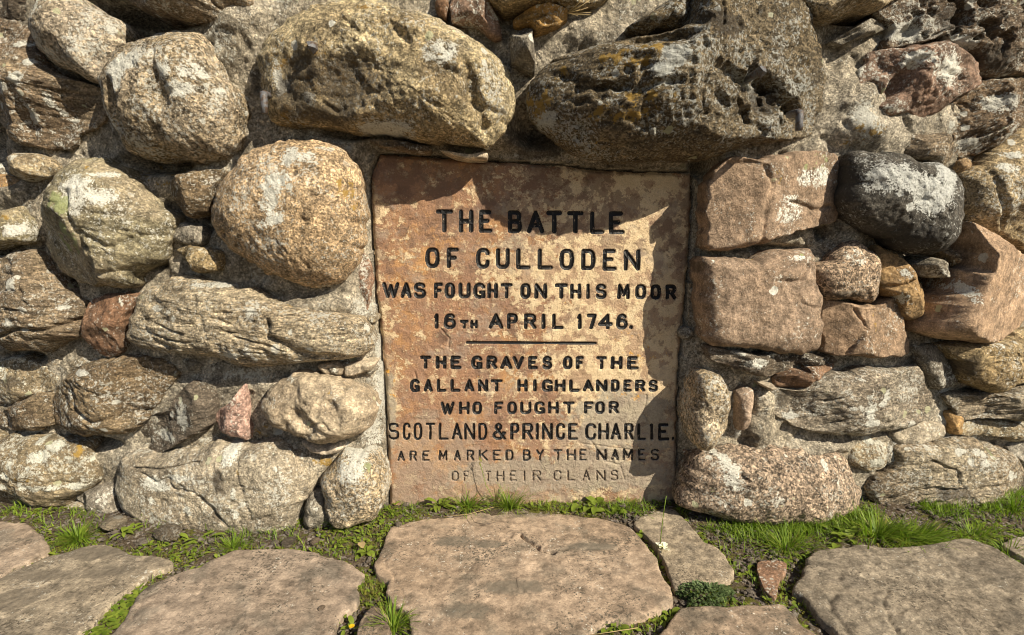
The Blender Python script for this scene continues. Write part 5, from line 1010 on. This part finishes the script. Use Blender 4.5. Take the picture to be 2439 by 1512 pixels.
# thin stalk with seed head, in front of the slab
def tube(pts, r, name, mat, parent=None, sides=6, taper=1.0):
    pts = np.array(pts, float); n = len(pts); V = []; Q = []
    for i in range(n):
        d = pts[min(i+1, n-1)]-pts[max(i-1, 0)]; d /= np.linalg.norm(d)+1e-9
        a = np.cross(d, [0, 0, 1] if abs(d[2]) < .9 else [1, 0, 0]); a /= np.linalg.norm(a); b_ = np.cross(d, a); rr = r*(1+(taper-1)*i/(n-1))
        for k in range(sides): t_ = 2*math.pi*k/sides; V.append(pts[i]+rr*(a*math.cos(t_)+b_*math.sin(t_)))
    for i in range(n-1):
        for k in range(sides): Q.append((i*sides+k, i*sides+(k+1) % sides, (i+1)*sides+(k+1) % sides, (i+1)*sides+k))
    T = [(0, k+1, k) for k in range(1, sides-1)]+[((n-1)*sides, (n-1)*sides+k, (n-1)*sides+k+1) for k in range(1, sides-1)]
    return link(name, mk_mesh(name, V, Q, T), mat, parent)
x, yv = gp('G', 1200, 640); t = thing('seed_stalk', 'thin grass stalk with a small seed head leaning in front of the faded last line', 'grass stalk', (x, yv, rootz(x, yv)))
pts = [(0, 0, 0), (-.012, -.002, .03), (-.03, -.004, .065), (-.038, -.003, .10), (-.045, 0, .125)]
tube(pts, .0008, 'stalk', GRASS, t)
V, Q = [], []
for i in range(12): blade(V, Q, -.045+rng.normal(0, .002), 0, .118+i*.0016, rng.uniform(0, 6.28), .009, .0016, .2, .3, 2)
link('seed_head', mk_mesh('seed_head', V, Q), GRASSY, t)
x, yv = gp('G', 2330, 900); t = thing('stem_of_grass', 'single green stem standing above the white petal at the right joint', 'grass stalk', (x, yv, rootz(x, yv)))
tube([(0, 0, 0), (.003, 0, .05), (.007, .002, .10), (.012, .004, .14)], .0009, 'stem', GRASS, t)
# straw
def straw(tile, pts, label):
    p = [to_plane_z(M(tile, [q_]), .016)[0] for q_ in pts]; o = tube(p, .0007, 'dry_straw', STRAW); o['label'] = label; o['category'] = 'straw'
straw('G', [(830, 688), (1000, 670), (1180, 620)], 'long pale straw lying at the slab foot')
straw('G', [(1830, 1515), (2000, 1490), (2180, 1462)], 'greenish straw at the bottom joint right of the central flagstone')
DARKT = NB('dark_twig'); DARKT.bsdf.inputs['Base Color'].default_value = (.06, .04, .03, 1)
o = tube([to_plane_z(M('G', [q_]), .018)[0] for q_ in [(1020, 690), (1040, 725), (1100, 740), (1180, 730)]], .0007, 'twig', DARKT.m); o['label'] = 'thin curved dark twig on the central flagstone'; o['category'] = 'twig'
# white petal blossom
PET = leafmat('white_petals', (.8, .78, .68), (.85, .83, .74), .3)
x, yv = gp('G', 2355, 930); t = thing('white_blossom', 'crumpled white petals lying at the right edge of the central flagstone', 'flower', (x, yv, .006))
for i in range(7):
    V, Q = [], []; leaf(V, Q, rng.normal(0, .004), rng.normal(0, .012), rng.uniform(.001, .006), rng.uniform(0, 6.28), .016, .012, rng.uniform(.2, 1.0), 5, 1.2, .001)
    link('petal', mk_mesh('petal', V, Q), PET, t)
YEL = leafmat('yellow_petals', (.75, .42, .01), (.8, .55, .02), .2)
x, yv = gp('G', 188, 1478); t = thing('yellow_flower', 'tiny yellow flower in the joint at the bottom edge', 'flower', (x, yv, .004))
for i in range(14):
    V, Q = [], []; leaf(V, Q, 0, 0, .004, i*6.28/14, .006, .0028, .3, 3); link('petal', mk_mesh('petal', V, Q), YEL, t)
# loose stones on the ground, each its own thing
def pebble(tile, x, yv, s_, label, mat='pebble', z=0.0):
    px, py = gp(tile, x, yv); vv, tt = ICO[rng.integers(5)]
    bm = bmesh.new(); vs = [bm.verts.new(Vector(v)*1.0) for v in vv]
    for f in tt: bm.faces.new([vs[i] for i in f])
    bmesh.ops.bevel(bm, geom=bm.edges[:], offset=.12, segments=2, affect='EDGES')
    me = bpy.data.meshes.new('stone'); bm.to_mesh(me); bm.free()
    me.transform(__import__('mathutils').Matrix.Diagonal((s_*1.3, s_, s_*.6, 1)))
    o = link('loose_stone', me, MT[mat], None, (px, py, rootz(px, py)+s_*.35+z)); o.rotation_euler = (0, 0, rng.uniform(0, 6)); o['label'] = label; o['category'] = 'stone'; o['group'] = 'loose stones on the ground'
pebble('F', 1010, 850, .015, 'bluish-grey stone chip by the leafy rosette'); pebble('F', 2010, 850, .020, 'dark slate chip at the foot of the grey stone', 'dark')
pebble('F', 1180, 810, .040, 'rounded tan rock below the cracked grey foot stone', 'tan'); pebble('F', 790, 760, .036, 'flat pale rock behind the left grass tuft', 'greyflag')
pebble('G', 400, 640, .018, 'grey stone wedged at the lower left corner of the slab', 'grey'); pebble('G', 515, 765, .010, 'small angular stone on the corner of the central flagstone', 'grey', .012)
pebble('G', 570, 630, .011, 'upright chip against the slab foot'); pebble('F', 1215, 1005, .008, 'white pebble in the left joint', 'pale')
pebble('H', 530, 970, .010, 'grey pebble in the mossy gap at right'); pebble('H', 530, 1000, .009, 'pinkish pebble in the mossy gap at right', 'pinkst')
pebble('F', 2240, 1345, .009, 'lone pinkish chip lying on the left flagstone', 'pinkst', .016); pebble('G', 255, 835, .008, 'pale pebble near the round-leaved weed', 'pale'); pebble('F', 2190, 845, .016, 'flat pinkish chip beside the slate chip', 'pinkst')
# dry fallen leaves
for (tl, x, yv, az, lab) in [('G', 265, 935, 2.0, 'pale dry leaf in the joint left of the central flagstone'), ('G', 1990, 600, .1, 'curled brown leaf at the slab foot right of the dock')]:
    V, Q = [], []; leaf(V, Q, 0, 0, 0, az, .028, .018, .2, 6, .5, .001); px, py = gp(tl, x, yv)
    o = link('dry_leaf', mk_mesh('dry_leaf', V, Q), STRAW, None, (px, py, .010)); o['label'] = lab; o['category'] = 'leaf'

# ------------------------------------------------------------------ iron fittings in the lintels
s = NB('old_iron'); tc = s.n('ShaderNodeTexCoord'); v = tc.outputs['Object']
s.l(s.mix(s.step(s.noise(v, 120, 5, .6), .45, .6), (.10, .10, .108), (.07, .045, .03)), s.bsdf.inputs['Base Color']); s.bsdf.inputs['Metallic'].default_value = 0; s.bsdf.inputs['Roughness'].default_value = .55
s.l(s.bump(s.noise(v, 250, 4), .001), s.bsdf.inputs['Normal']); IRON = s.m
def hook(tile, p0, p1, p2, h0, h1, r, label):
    a = to_wall(M(tile, [p0]), h0)[0]; b_ = to_wall(M(tile, [p1]), h1)[0]; c_ = to_wall(M(tile, [p2]), h1)[0]
    t = thing('iron_hook', label, 'iron hook', tuple(a), 'iron fittings let into the lintel boulders')
    tube([(0, 0, 0), (b_-a)*.5, (b_-a)*.93, (b_-a)+(c_-b_)*.12], r, 'shank', IRON, t, 8); tube([(b_-a)*.97, (b_-a)+(c_-b_)*.15, (b_-a)+(c_-b_)*.6, c_-a], r*1.15, 'prong', IRON, t, 8, .85)
hook('A', (1925, 685), (1835, 650), (1845, 790), .04, .14, .0075, 'bent iron hook at the left end of the golden lintel boulder')
hook('C', (800, 800), (876, 780), (870, 910), .14, .215, .0075, 'bent iron hook under the hollow of the right lintel boulder')
def stub(tile, p, h, r, label):
    a = to_wall(M(tile, [p]), h)[0]; t = thing('iron_bolt_stub', label, 'bolt', tuple(a), 'iron fittings let into the lintel boulders')
    vv, tt = ICO[1]; me = mk_mesh('stub', vv*np.array([r, r*1.5, r*1.1]), tris=tt, smooth=False); link('bolt_head', me, IRON, t)
    tube([(0, 0, 0), (0, .03, 0), (0, .08, 0)], r*.6, 'shank', IRON, t, 8)
stub('A', (2180, 322), .150, .014, 'broken bolt stub in the upper left of the golden lintel boulder')
stub('C', (605, 492), .190, .014, 'broken bolt stub above the hollow of the right lintel boulder')
# dead sprig at the top
t = to_wall(M('B', [(1690, 90)]), .10)[0]; tt_ = thing('dry_sprig', 'tiny dry sprig growing beside the ochre stone near the top', 'plant', tuple(t))
for i in range(7):
    a = rng.uniform(-.6, 1.2); L = rng.uniform(.02, .05); tube([(0, 0, 0), (L*.5*math.cos(a), -.01, L*.5*math.sin(a)), (L*math.cos(a+.1), -.015, L*math.sin(a+.1))], .0006, 'twig', STRAW, tt_, 4)
